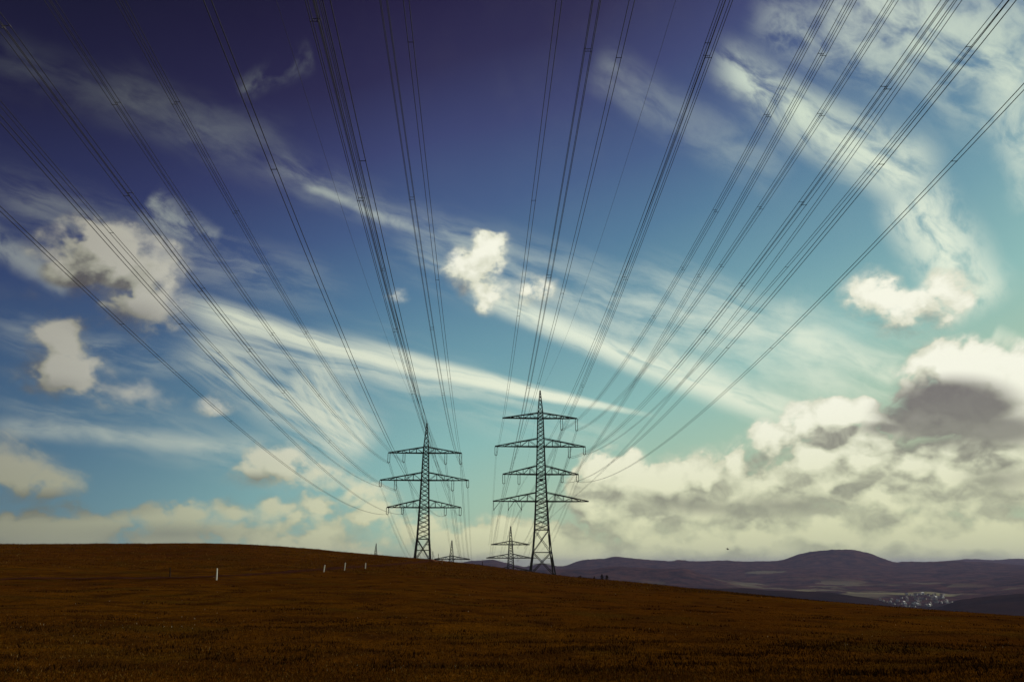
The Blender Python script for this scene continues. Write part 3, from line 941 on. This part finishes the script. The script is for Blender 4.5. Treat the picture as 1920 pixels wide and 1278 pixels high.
# ------------------------------------------------------------------ conductors
wire_m = plain('weathered aluminium strand', (.020, .016, .018), .5, .2, .2, .6)
TR = {
    'A': (2, [(0, 392), (42, 430), (229, 608), (433, 789), (520, 858), (540, 876), (655, 949)], (727, 964), [(229, 608), (433, 789)]),
    'B1': (2, [(0, 194), (205, 430), (410.5, 661), (591.6, 838.6)], (714, 912.6), [(209, 437), (410.5, 661)]),
    'B2': (2, [(0, 222), (182, 430), (339, 609), (509, 789), (586, 858), (636, 904.5)], (755, 964), [(339, 609), (509, 789)]),
    'C': (4, [(6.7, 50.5), (240.6, 364.4), (378, 543), (468, 657.5), (533, 733), (618, 828), (674, 879), (711, 904)], (742, 919), [(6.7, 50.5), (240.6, 364.4), (378, 543), (468, 657.5), (533, 733), (618, 828)]),
    'D': (4, [(94, 0), (218, 196), (354, 400), (510.7, 626.7), (598, 740), (670.6, 820), (722, 864)], (730, 868), [(218, 196), (354, 400), (510.7, 626.7), (598, 740)]),
    'E': (4, [(225.5, 0), (330, 193), (442.5, 399), (573.5, 624), (694, 802), (727, 840)], (758, 867), [(330, 193), (442.5, 399), (573.5, 624), (650, 738)]),
    'F': (2, [(388.6, 0), (514, 317), (558.5, 430), (667, 691), (735, 840), (758, 881), (782, 927)], (835, 966), [(514, 317), (667, 691)]),
    'G': (1, [(535, 57), (589, 222), (643, 400), (672.7, 490), (710, 588), (740, 674), (765, 727)], (798, 794), []),
    'H1': (4, [(594, 0), (599, 26), (684, 369), (700, 430), (721, 521), (745, 611.5), (768.6, 691), (797.6, 790.6)], (836, 870), [(717, 521), (768, 691)]),
    'H2': (4, [(583, 0), (589, 26), (674, 369), (691, 430), (713, 521), (738, 611.5), (764, 691), (795, 790.6)], (849, 920), [(592.6, 26), (677, 369), (742, 611.5), (775, 727)]),
    'I': (2, [(614, 0), (679, 320.6), (703, 400), (731, 512.7), (759, 633)], (863, 966), [(679, 320.6)]),
    'J': (4, [(719, 0), (772.6, 372), (810, 614), (831, 738), (851, 837.6)], (864, 870), [(772.6, 372), (810, 614), (831, 738)]),
    'K': (2, [(762, 0), (770, 82), (809, 430), (820, 527), (842.4, 710), (861.6, 839)], (877, 914), [(770, 82), (820, 527), (842.4, 710)]),
    'L': (2, [(1048, 0), (1000.6, 383), (972, 597), (952.5, 712), (946, 777), (936, 832)], (930, 854), [(1000.6, 383), (972, 597), (952.5, 712)]),
    'M': (4, [(1118, 0), (1102.6, 95.6), (1045, 430), (1029, 514.6), (990.8, 725.6), (965, 860), (952, 896), (945, 923), (938, 970)], None, [(1102.6, 99), (1029, 514.6), (990.8, 725.6)]),
    'N': (2, [(1185, 0), (1160, 107.6), (1085, 430), (1054, 547), (1009.6, 722), (992, 774), (971, 834), (961, 878)], None, [(1160, 107.6), (1054, 547), (1009.6, 722)]),
    'O': (1, [(1267, 0), (1200, 217), (1142, 400), (1116, 490), (1078, 584), (1026, 700)], (1012.5, 733), []),
    'P4': (4, [(1365, 0), (1327, 103), (1212, 430), (1172, 514), (1100, 700), (1068, 777), (1047, 829), (1026, 868)], None, [(1326, 99), (1172, 514), (1091.8, 725)]),
    'P2': (2, [(1352, 0), (1325, 97), (1152.7, 550), (1087, 700), (1050, 783), (1034, 819), (1022, 841)], None, [(1329, 107), (1152.7, 550)]),
    'Q': (4, [(1555, 0), (1439, 217), (1341.5, 394.5), (1280, 501), (1226, 592), (1187, 655), (1150, 713), (1120, 752), (1093, 777), (1065, 802)], (1053, 806), [(1439, 217), (1341.5, 394.5), (1280, 501), (1226, 592), (1187, 655)]),
    'R': (4, [(1598, 0), (1541, 101), (1360, 430), (1310, 516), (1187, 725), (1120, 826), (1078, 889), (1062, 910), (1047, 930)], None, [(1541, 101), (1310, 516), (1187, 725)]),
    'S': (4, [(1675, 0), (1539, 215.6), (1425.5, 389), (1352.5, 499), (1246, 645), (1180, 727), (1123, 779)], (1081, 807), [(1539, 215.6), (1425.5, 389), (1352.5, 499)]),
    'T': (4, [(1777, 0), (1661, 166), (1505, 383), (1390.6, 528), (1323, 620), (1259, 700), (1230, 733), (1150, 815)], (1067.5, 858), [(1661, 166), (1505, 383), (1390.6, 528), (1323, 620)]),
    'U1': (2, [(1885, 0), (1816, 89), (1640, 305), (1290, 700), (1228.7, 770), (1128, 833)], (1096, 852), [(1816, 89), (1475, 503)]),
    'U2': (2, [(1897, 0), (1830, 92), (1652, 305.6), (1322.8, 700), (1246, 783), (1180.6, 835.6), (1132, 875), (1087, 898)], (1054, 904), [(1652, 305.6), (1364, 652)]),
    'V': (2, [(1920, 162), (1789.5, 305), (1665, 430), (1445, 650), (1397, 700), (1200, 862), (1167, 884), (1124, 901)], (1083, 903), [(1789.5, 305), (1446, 650)]),
    'W': (2, [(1800, 0), (1531, 380), (1406.6, 548), (1326, 657), (1297, 700), (1174, 836), (1124, 892), (1080, 925)], None, []),
}
THROUGH = {'M': (8.4, 1045), 'N': (11.0, 1020), 'P4': (20, 1020), 'P2': (19, 1020), 'R': (34, 1045), 'W': (38, 1045)}
LEFTLINE = set('A B1 B2 C D E F G H1 H2 I J K'.split())
ends_L2 = {'D': 1050, 'E': 1050, 'H1': 1050, 'J': 1050, 'B1': 1076, 'C': 1076, 'H2': 1076, 'K': 1076, 'A': 1100, 'B2': 1100, 'F': 1100, 'I': 1100, 'G': 1013}
ends_R2 = {'Q': 1022, 'S': 1022, 'T': 1022, 'U1': 1047, 'U2': 1070, 'V': 1070, 'L': 1022, 'O': 987}
LBL = {
    'A': 'two-strand conductor pair reaching the outer left insulators of the left pylon\'s bottom arm',
    'B1': 'two-strand conductor pair reaching the outer left insulators of the left pylon\'s middle arm',
    'B2': 'two-strand conductor pair reaching the inner left insulators of the left pylon\'s bottom arm',
    'C': 'four-strand conductor bundle reaching the inner left insulators of the left pylon\'s middle arm',
    'D': 'four-strand conductor bundle reaching the outer left insulators of the left pylon\'s top arm',
    'E': 'four-strand conductor bundle reaching the inner left insulators of the left pylon\'s top arm',
    'F': 'two-strand conductor pair reaching the inner right insulators of the left pylon\'s bottom arm',
    'G': 'single thin earth wire running to the tip of the three-armed pylon',
    'H1': 'four-strand conductor bundle reaching the inner right insulators of the left pylon\'s top arm',
    'H2': 'four-strand conductor bundle reaching the inner right insulators of the left pylon\'s middle arm',
    'I': 'two-strand conductor pair reaching the outer right insulators of the left pylon\'s bottom arm',
    'J': 'four-strand conductor bundle reaching the outer right insulators of the left pylon\'s top arm',
    'K': 'two-strand conductor pair reaching the outer right insulators of the left pylon\'s middle arm',
    'L': 'two-strand conductor pair reaching the left insulators of the tallest pylon\'s second arm',
    'M': 'four-strand conductor bundle passing left of the tallest pylon\'s tip, on to the small pylon',
    'N': 'two-strand conductor pair passing just left of the tallest pylon\'s tip, beside a four-strand bundle',
    'O': 'single thin earth wire running to the tip of the four-armed pylon',
    'P4': 'four-strand conductor bundle crossing the tallest pylon\'s right arms, close beside a thin two-strand pair',
    'P2': 'two-strand conductor pair crossing the tallest pylon\'s right arms beside a four-strand bundle',
    'Q': 'four-strand conductor bundle reaching the inner insulators of the tallest pylon\'s top arm',
    'R': 'dark four-strand bundle passing right of the tallest pylon\'s arms to the small pylon',
    'S': 'four-strand conductor bundle reaching the outer insulators of the tallest pylon\'s top arm',
    'T': 'four-strand conductor bundle reaching the inner right insulators of the tallest pylon\'s second arm',
    'U1': 'two-strand conductor pair reaching the outer right insulators of the tallest pylon\'s second arm',
    'U2': 'two-strand conductor pair reaching the inner right insulators of the tallest pylon\'s third arm',
    'V': 'two-strand conductor pair reaching the outer right insulators of the tallest pylon\'s third arm',
    'W': 'two-strand conductor pair passing low right of the tallest pylon, between bundles to its right arms',
}
OFF = {1: [(0, 0)], 2: [(-.21, 0), (.21, 0)], 4: [(-.29, .29), (.29, .29), (-.29, -.29), (.29, -.29)]}
RW = .029


def line_obj(n, path, spacers, label, group, name):
    """path(y) -> point on the bundle axis; strands and spacers become parts"""
    ys = path.ys
    t = thing(name, path(ys[0]), label, 'power line', group)
    for (ox, oz) in OFF[n]:
        mb = MB()
        mb.tube([path(y) + Vector((ox, 0, oz)) for y in ys], RW if n > 1 else .021, 5)
        mb.build('conductor' if n > 1 else 'wire', wire_m, t, True)
    for y in spacers:
        mb = MB()
        p = path(y)
        if n == 2:
            mb.bar(p + Vector((-.25, 0, 0)), p + Vector((.25, 0, 0)), .036)
            for s in (-.21, .21): mb.bar(p + Vector((s, -.1, 0)), p + Vector((s, .1, 0)), .05)
        else:
            for s in (-.29, .29):
                oy = .22 * (1 if s > 0 else -1)
                mb.bar(p + Vector((-.32, oy, s)), p + Vector((.32, oy, s)), .034)
                for s2 in (-.29, .29): mb.bar(p + Vector((s2, oy - .12, s)), p + Vector((s2, oy + .12, s)), .048)
            mb.bar(p + Vector((0, -.22, -.29)), p + Vector((0, .22, .29)), .022)
        mb.build('spacer', wire_m, t)
    return t


class Path:
    pass


def sag_path(X, seg, ys):
    class P_(Path):
        def __call__(self, y):
            for (ya, yb, f_) in seg:
                if ya <= y <= yb: return Vector((X + M * y, y, f_(y)))
            return Vector((X + M * y, y, seg[-1][2](y)))
    p = P_(); p.ys = ys
    return p


for key, (n, tr, att, spc) in TR.items():
    D = D_L if key in LEFTLINE else D_R
    D2 = 560.0 if key in LEFTLINE else 640.0
    if att is not None:
        ax_, ez = ray(*att)
        X = ax_ * D - M * D; zA = ez * D + EYE
    else:
        X = THROUGH[key][0]
    pts = []
    for (px, py) in tr:
        a, e = ray(px, py)
        y = X / (a - M)
        if 20 < y < D + 80: pts.append((y, EYE + y * e))
    P = np.array(pts)
    wgt = 1 / P[:, 0]
    if att is not None:
        # parabola through the clamp: z = zA + (y-D)*b + (y-D)^2*c
        u = P[:, 0] - D
        Am = np.stack([u, u * u], 1)
        sol, *_ = np.linalg.lstsq(Am * wgt[:, None], (P[:, 1] - zA) * wgt, rcond=None)
        near_f = lambda y, s=sol, D=D, zA=zA: zA + (y - D) * s[0] + (y - D) ** 2 * s[1]
        zB = EYE + ray(900, (ends_L2 if key in LEFTLINE else ends_R2)[key])[1] * D2
        c2 = .00030
        far_f = lambda y, zA=zA, zB=zB, D=D, D2=D2: zA + (zB - zA) * (y - D) / (D2 - D) - c2 * (y - D) * (D2 - y)
        ys = list(np.linspace(-35, D, 70)) + list(np.linspace(D, D2, 26))[1:]
        path = sag_path(X, [(-1e9, D, near_f), (D, 1e9, far_f)], ys)
    else:
        zB = EYE + ray(900, THROUGH[key][1])[1] * D2
        u = P[:, 0] - D2
        Am = np.stack([u, u * u, u ** 3], 1)
        sol, *_ = np.linalg.lstsq(Am * wgt[:, None], (P[:, 1] - zB) * wgt, rcond=None)
        f_ = lambda y, s=sol, D2=D2, zB=zB: zB + (y - D2) * s[0] + (y - D2) ** 2 * s[1] + (y - D2) ** 3 * s[2]
        ys = list(np.linspace(-35, D2, 110))
        path = sag_path(X, [(-1e9, 1e9, f_)], ys)
    sp_y = []
    for (px, py) in spc:
        a, e = ray(px, py)
        y = X / (a - M)
        if 15 < y < D: sp_y.append(y)
    nm = 'earth_wire' if n == 1 else ('conductor_pair' if n == 2 else 'conductor_bundle')
    grp = 'wires of the left power line' if key in LEFTLINE else 'wires of the right power line'
    line_obj(n, path, sp_y, LBL[key], grp, nm)

for (px, py, e2, lab) in ((944.5, 907, 1047, 'strand pair hanging from the outer left insulators of the tallest pylon\'s third arm'),
                          (973, 908, 1047, 'strand pair hanging from the inner left insulators of the tallest pylon\'s third arm'),
                          (925.8, 955.5, 1070, 'strand pair below the outermost left insulator of the tallest pylon\'s bottom arm'),
                          (953.2, 955.5, 1070, 'strand pair below the middle left insulator of the tallest pylon\'s bottom arm'),
                          (977.8, 955.5, 1070, 'strand pair below the innermost left insulator of the tallest pylon\'s bottom arm')):
    a, e = ray(px, py)
    X = a * D_R - M * D_R; zA = EYE + e * D_R; zB = EYE + ray(940, e2)[1] * 640
    f_ = lambda y, zA=zA, zB=zB: zA + (zB - zA) * (y - D_R) / 340 - .00022 * (y - D_R) * (640 - y)
    line_obj(2, sag_path(X, [(-1e9, 1e9, f_)], list(np.linspace(D_R, 640, 30))), [], lab, 'wires of the right power line', 'conductor_pair')

# ------------------------------------------------------------------ path along the slope
md, nt, b = material('trodden earth')
pos = nt.new('ShaderNodeNewGeometry').outputs['Position']
n1 = nt.noise(pos, .6, 5, .65)
nt.put(b.inputs['Base Color'], nt.mixc(nt.ss(n1, .35, .65), (.030, .011, .006), (.062, .021, .012)))
b.inputs['Roughness'].default_value = 1
b.inputs['Specular IOR Level'].default_value = 0
TRK = [(-60, 1084), (60, 1084.5), (160, 1084.5), (260, 1084.5), (330, 1083), (400, 1080.5), (470, 1077), (540, 1072.5), (610, 1067), (680, 1061.5), (740, 1057.5), (790, 1053), (815, 1050)]


def ribbon(name, pts, w, mat, lift, jitter=.0, seed=1):
    P = [spot(*p) for p in pts]
    # dense resample
    D_ = [0]
    for i in range(1, len(P)): D_.append(D_[-1] + (P[i] - P[i - 1]).length)
    s = np.linspace(0, D_[-1], 220)
    x = np.interp(s, D_, [p.x for p in P]); y = np.interp(s, D_, [p.y for p in P])
    for _ in range(4):
        x[1:-1] = (x[:-2] + 2 * x[1:-1] + x[2:]) / 4; y[1:-1] = (y[:-2] + 2 * y[1:-1] + y[2:]) / 4
    vs, fs = [], []
    K = 5
    for i in range(len(s)):
        j0, j1 = max(0, i - 1), min(len(s) - 1, i + 1)
        t_ = Vector((x[j1] - x[j0], y[j1] - y[j0], 0)).normalized(); nrm = Vector((-t_.y, t_.x, 0))
        for k in range(K):
            u = (k / (K - 1) - .5)
            ww = w * (1 + jitter * mnoise.noise(Vector((s[i] * .25, seed, k > 2))))
            xx, yy = x[i] + nrm.x * u * ww, y[i] + nrm.y * u * ww
            vs.append((xx, yy, ground(xx, yy) + lift))
    for i in range(len(s) - 1):
        for k in range(K - 1):
            fs.append((i * K + k, i * K + k + 1, (i + 1) * K + k + 1, (i + 1) * K + k))
    mb = MB(); mb.add(vs, fs)
    return mb.build(name, mat, None, True)


tag(ribbon('path', TRK, 2.3, md, .05, .7), kind='structure')
md2 = plain('dry pale earth', (.17, .075, .045), 1, 0, .35, .8)
for pts in ([(806, 1045.2), (809, 1048), (816, 1051), (828, 1054)], [(822, 1046.5), (826, 1049), (832, 1052), (838, 1054)]):
    tag(ribbon('path', pts, .8, md2, .07, .5, 4), kind='structure')

# ------------------------------------------------------------------ grass
def blade_field(name, n, r0, r1, hmin, hmax, wid, mat, keepf=None, azr=42, per=1, spread=0.0, seed=1):
    rg = np.random.default_rng(seed)
    inv = rg.uniform(1 / r1, 1 / r0, n); r_ = 1 / inv
    a = rg.uniform(-azr, azr, n)
    x, y = r_ * np.sin(np.radians(a)), r_ * np.cos(np.radians(a))
    if keepf is not None:
        k = keepf(x, y, r_); x, y = x[k], y[k]
    if per > 1:
        sp_ = spread * (1 + .015 * np.hypot(x, y))
        x = np.repeat(x, per) + rg.normal(0, 1, len(x) * per) * np.repeat(sp_, per) * 1.5
        y = np.repeat(y, per) + rg.normal(0, 1, len(y) * per) * np.repeat(sp_, per)
    a = np.degrees(np.arctan2(x, y)); r_ = np.hypot(x, y)
    z = ground_np(a, r_)
    m_ = len(x)
    h = rg.uniform(hmin, hmax, m_) * (1 + .006 * r_)
    w = wid * rg.uniform(.6, 1.4, m_) * (1 + .035 * r_)
    th = rg.uniform(0, 2 * np.pi, m_); lean = rg.normal(0, .45, m_); l2 = rg.normal(0, .35, m_)
    dx, dy = np.cos(th) * w / 2, np.sin(th) * w / 2
    V = np.empty((m_, 3, 3))
    V[:, 0] = np.stack([x - dx, y - dy, z - .02], 1)
    V[:, 1] = np.stack([x + dx, y + dy, z - .02], 1)
    V[:, 2] = np.stack([x + lean * h, y + l2 * h, z + h * rg.uniform(.7, 1, m_)], 1)
    Fq = np.arange(m_ * 3).reshape(m_, 3)
    return np_mesh(name, V.reshape(-1, 3), Fq, mat, False)


def blade_mat(name, cols):
    m, nt, b = material(name)
    geo = nt.new('ShaderNodeNewGeometry')
    base = nt.ramp(geo.outputs['Random Per Island'], cols)
    big = nt.noise(geo.outputs['Position'], .12, 4, .6)
    nt.put(b.inputs['Base Color'], nt.mixc(nt.ss(big, .3, .7, .45, 0), base, (.018, .006, .002)))
    b.inputs['Roughness'].default_value = .8
    b.inputs['Specular IOR Level'].default_value = 0
    return m


mbl = blade_mat('dry grass blades', [(0, (.030, .010, .0014)), (.4, (.066, .0210, .0018)), (.75, (.112, .042, .0032)), (.95, (.16, .074, .010)), (1, (.30, .19, .07))])
mdk = blade_mat('dark tussock blades', [(0, (.016, .007, .003)), (.6, (.036, .014, .003)), (1, (.066, .026, .005))])
tag(blade_field('grass', 420000, 8.5, 240, .012, .055, .008, mbl, None, 42, 1, 0, 3), kind='stuff')


tag(blade_field('grass', 60000, 110, 330, .06, .16, .012, mbl, None, 42, 1, 0, 13), kind='stuff')


def tuss(x, y, r_):
    v = np.array([mnoise.noise(Vector((a / 6, b_ / 7, 3.3))) + .5 * mnoise.noise(Vector((a / 2.5, b_ / 2, 1.3))) for a, b_ in zip(x, y)])
    return v > .40


tag(blade_field('tussocks', 1700, 13, 260, .015, .08, .016, mdk, tuss, 40, 50, .24, 5), kind='stuff')
tag(blade_field('tussocks', 520, 14, 230, .03, .11, .018, mdk, None, 40, 34, .13, 25), kind='stuff')
mwh = plain('white flower heads', (.62, .55, .42), .8, 0, .2, 30)
tag(blade_field('wildflowers', 520, 14, 110, .03, .05, .009, mwh, lambda x, y, r_: np.array([mnoise.noise(Vector((a / 7, b_ / 7, 8.0))) for a, b_ in zip(x, y)]) > .05, 40, 1, 0, 9), kind='stuff')

# ------------------------------------------------------------------ posts
white = plain('white painted wood', (.80, .76, .68), .6, 0, .08, 6)
dark_wood = plain('weathered dark wood', (.035, .022, .016), .9, 0, .3, 6)
pale_wood = plain('weathered pale wood', (.22, .15, .10), .9, 0, .3, 6)


def post(name, px0, py0, px1, py1, w, mat, label, cat, group, r=None):
    """a stake from foot (px0, py0) to head (px1, py1)"""
    p = spot(px0, py0) if r is None else at(px0, py0, r)
    q_ = at(px1, py1, p.y)
    t = thing(name, p, label, cat, group)
    mb = MB()
    mb.bar(p - Vector((0, 0, .3)), p.lerp(q_, .93), w, w * .92)
    mb.build('shaft', mat, t)
    cb = MB()
    cb.bar(p.lerp(q_, .93), p.lerp(q_, 1.0), w * 1.08, w * .5)
    cb.build('cap', mat, t)
    return t


G_ = 'white stakes along the track'
post('marker_post', 406.3, 1087, 407.2, 1064.5, .085, white, 'tall upright white stake nearest the camera, standing alone by the track', 'post', G_)
post('marker_post', 606.8, 1071.5, 609.2, 1058.5, .11, white, 'leaning white stake, the first of three along the far track', 'post', G_)
post('marker_post', 645.8, 1068.5, 647.6, 1054, .11, white, 'leaning white stake, the middle one of three along the far track', 'post', G_)
post('marker_post', 685.0, 1065.5, 685.6, 1054.5, .13, white, 'short white stake nearest the three-armed pylon', 'post', G_)
G_ = 'thin dark poles on the hill'
post('wooden_pole', 811.6, 1046, 811.8, 1032.5, .20, dark_wood, 'thin dark pole just right of the three-armed pylon\'s base', 'pole', G_)
post('wooden_pole', 822, 1047, 822, 1037, .20, dark_wood, 'short dark pole beside the bare ruts on the crest', 'pole', G_)
post('wooden_pole', 829.2, 1056, 829.4, 1046.5, .18, pale_wood, 'short pale pole in front of the ruts on the crest', 'pole', G_)
post('wooden_pole', 904.6, 1060, 904.6, 1052, .22, dark_wood, 'short dark pole on the crest left of the small pylon', 'pole', G_)
post('wooden_pole', 319, 1081, 319.2, 1063, .10, dark_wood, 'slim dark stake above the track at far left', 'pole', G_)

# ------------------------------------------------------------------ trees on the slope
bark = plain('bark', (.03, .02, .015), .95)
mlf = blade_mat('dark needles', [(0, (.006, .006, .004)), (.6, (.014, .012, .007)), (1, (.030, .022, .010))])


def tree(px, py_base, py_top, wid_px, label, seed, r, cat='tree', name='pine_tree'):
    a = ray(px, py_base)[0]
    base = Vector((a * r, r, EYE + ray(px, py_base)[1] * r))
    top = at(px, py_top, r)
    H = top.z - base.z; Wd = wid_px / F * r / 2
    t = thing(name, base, label, cat, 'dark trees behind the hill edge')
    mb = MB()
    mb.tube([base - Vector((0, 0, 1.5)), base + Vector((.1, 0, H * .4)), base + Vector((0, 0, H * .9))], [H * .035, H * .026, H * .008], 8)
    rg = random.Random(seed)
    for k in range(7):
        z = H * rg.uniform(.25, .8); an = rg.uniform(0, 6.28); L = Wd * .8 * (1 - z / H) + .3
        mb.bar(base + Vector((0, 0, z)), base + Vector((math.cos(an) * L, math.sin(an) * L, z + L * .15)), .12, .04)
    mb.build('trunk', bark, t)
    n_ = 1400
    mb = MB()
    for k in range(n_):
        u = rg.random() ** .8
        prof = (1 - u) ** .75 * (.75 + .35 * math.sin(u * 19 + seed))
        rr = Wd * prof * math.sqrt(rg.random()) * 1.05
        an = rg.uniform(0, 6.28)
        c = base + Vector((math.cos(an) * rr, math.sin(an) * rr, H * (.06 + .95 * u) + rg.uniform(-.2, .2)))
        s = H * rg.uniform(.03, .07)
        d1 = Vector((rg.gauss(0, 1), rg.gauss(0, 1), rg.gauss(-.2, .5))).normalized() * s
        d2 = Vector((rg.gauss(0, 1), rg.gauss(0, 1), rg.gauss(0, .6))).normalized() * s * .6
        mb.add([c - d1, c + d2, c + d1], [(0, 1, 2)])
    mb.build('crown', mlf, t)
    return t


tree(1129, 1088, 1076.5, 12, 'left and taller of the close dark tree pair on the hill edge', 3, 285)
tree(1138, 1089, 1078, 14, 'right and broader of the close dark tree pair on the hill edge', 5, 290)
tree(1114.5, 1087, 1080, 8, 'smaller dark tree standing alone left of the tree pair', 8, 295)
tree(1088, 1085, 1078.5, 22, 'low dark bush on the hill edge nearest the tallest pylon', 11, 300, 'bush', 'bush')

# ------------------------------------------------------------------ village in the valley
wallm = plain('white render', (.46, .42, .41), .8, 0, .08, .5)
wall2 = plain('sandy render', (.42, .36, .30), .8, 0, .08, .5)
roofm = plain('brown roof tiles', (.09, .055, .05), .8, 0, .2, .5)
roof2 = plain('pale slate roof', (.40, .38, .38), .6, 0, .2, .5)


def house_mesh(w, d, h, rh, mats):
    mb = MB()
    mb.add([(-w, -d, -2), (w, -d, -2), (w, d, -2), (-w, d, -2), (-w, -d, h), (w, -d, h), (w, d, h), (-w, d, h), (-w, 0, h + rh), (w, 0, h + rh)],
           [(0, 1, 5, 4), (1, 2, 6), (1, 6, 9), (1, 9, 5), (2, 3, 7, 6), (3, 0, 4), (3, 4, 8), (3, 8, 7)], 0)
    e = .5
    mb.add([(-w - e, -d - e, h - .2), (w + e, -d - e, h - .2), (w + e, 0, h + rh + .35), (-w - e, 0, h + rh + .35), (w + e, d + e, h - .2), (-w - e, d + e, h - .2),
            ], [(0, 1, 2, 3), (3, 2, 4, 5)], 1)
    mb.add([(w * .3, -.6, h), (w * .3 + .9, -.6, h), (w * .3 + .9, .3, h), (w * .3, .3, h), (w * .3, -.6, h + rh + 1.4), (w * .3 + .9, -.6, h + rh + 1.4), (w * .3 + .9, .3, h + rh + 1.4), (w * .3, .3, h + rh + 1.4)],
           [(0, 1, 5, 4), (1, 2, 6, 5), (2, 3, 7, 6), (3, 0, 4, 7), (4, 5, 6, 7)], 1)
    for k in (-.5, .5):
        pass
    o = mb.build('house', mats)
    return o


protos = [house_mesh(4.5, 3.6, 4.0, 3.2, [wallm, roofm]), house_mesh(5, 3.8, 4.2, 3.0, [wallm, roof2]), house_mesh(4.5, 3.5, 3.8, 3, [wall2, roofm]), house_mesh(7, 4, 4.5, 3, [wallm, roofm])]
rg = random.Random(21)
cnt = 0
used = set()
while cnt < 78:
    px = rg.gauss(1722, 46)
    r_ = rg.uniform(3450, 4080)
    if px < 1640 or px > 1790: continue
    if r_ > 3850 and abs(px - 1735) > 40: continue
    p = hill_z(px, r_)
    k = cnt if cnt < 4 else rg.choice([0, 0, 1, 1, 2, 3])
    o = protos[k] if cnt < 4 else protos[k].copy()
    if cnt >= 4: C.objects.link(o)
    o.location = p
    o.rotation_euler = (0, 0, rg.uniform(-1.2, 1.2))
    lab = {0: 'small white house with brown gable roof in the distant valley village',
           1: 'white house with pale slate roof in the distant valley village',
           2: 'small sandy house with brown roof in the distant valley village',
           3: 'long white building with brown roof in the distant valley village'}[k]
    tag(o, lab, 'house', 'houses of the valley village')
    cnt += 1

# ------------------------------------------------------------------ bird
p = at(1364.5, 1029, 160)
mb = MB()
mb.tube([p + Vector((x_ * .5, 0, 0)) for x_ in (-.5, -.35, -.1, .2, .42, .5)], [.02, .06, .10, .09, .06, .01], 8)
for s in (-1, 1):
    mb.add([p + Vector((.08, 0, .03)), p + Vector((-.12, 0, .03)), p + Vector((-.16, s * .35, .2)), p + Vector((.02, s * .36, .21)), p + Vector((-.2, s * .62, .12)),
            p + Vector((.08, 0, .0)), p + Vector((-.12, 0, .0)), p + Vector((-.16, s * .35, .18)), p + Vector((.02, s * .36, .18)), p + Vector((-.2, s * .62, .11))],
           [(0, 1, 2, 3), (3, 2, 4), (8, 7, 6, 5), (9, 7, 8), (0, 3, 8, 5), (3, 4, 9, 8), (4, 2, 7, 9), (2, 1, 6, 7)])
bird = mb.build('bird', plain('dark feathers', (.02, .018, .018), .8))
tag(bird, 'small dark bird in flight above the distant hills', 'bird')
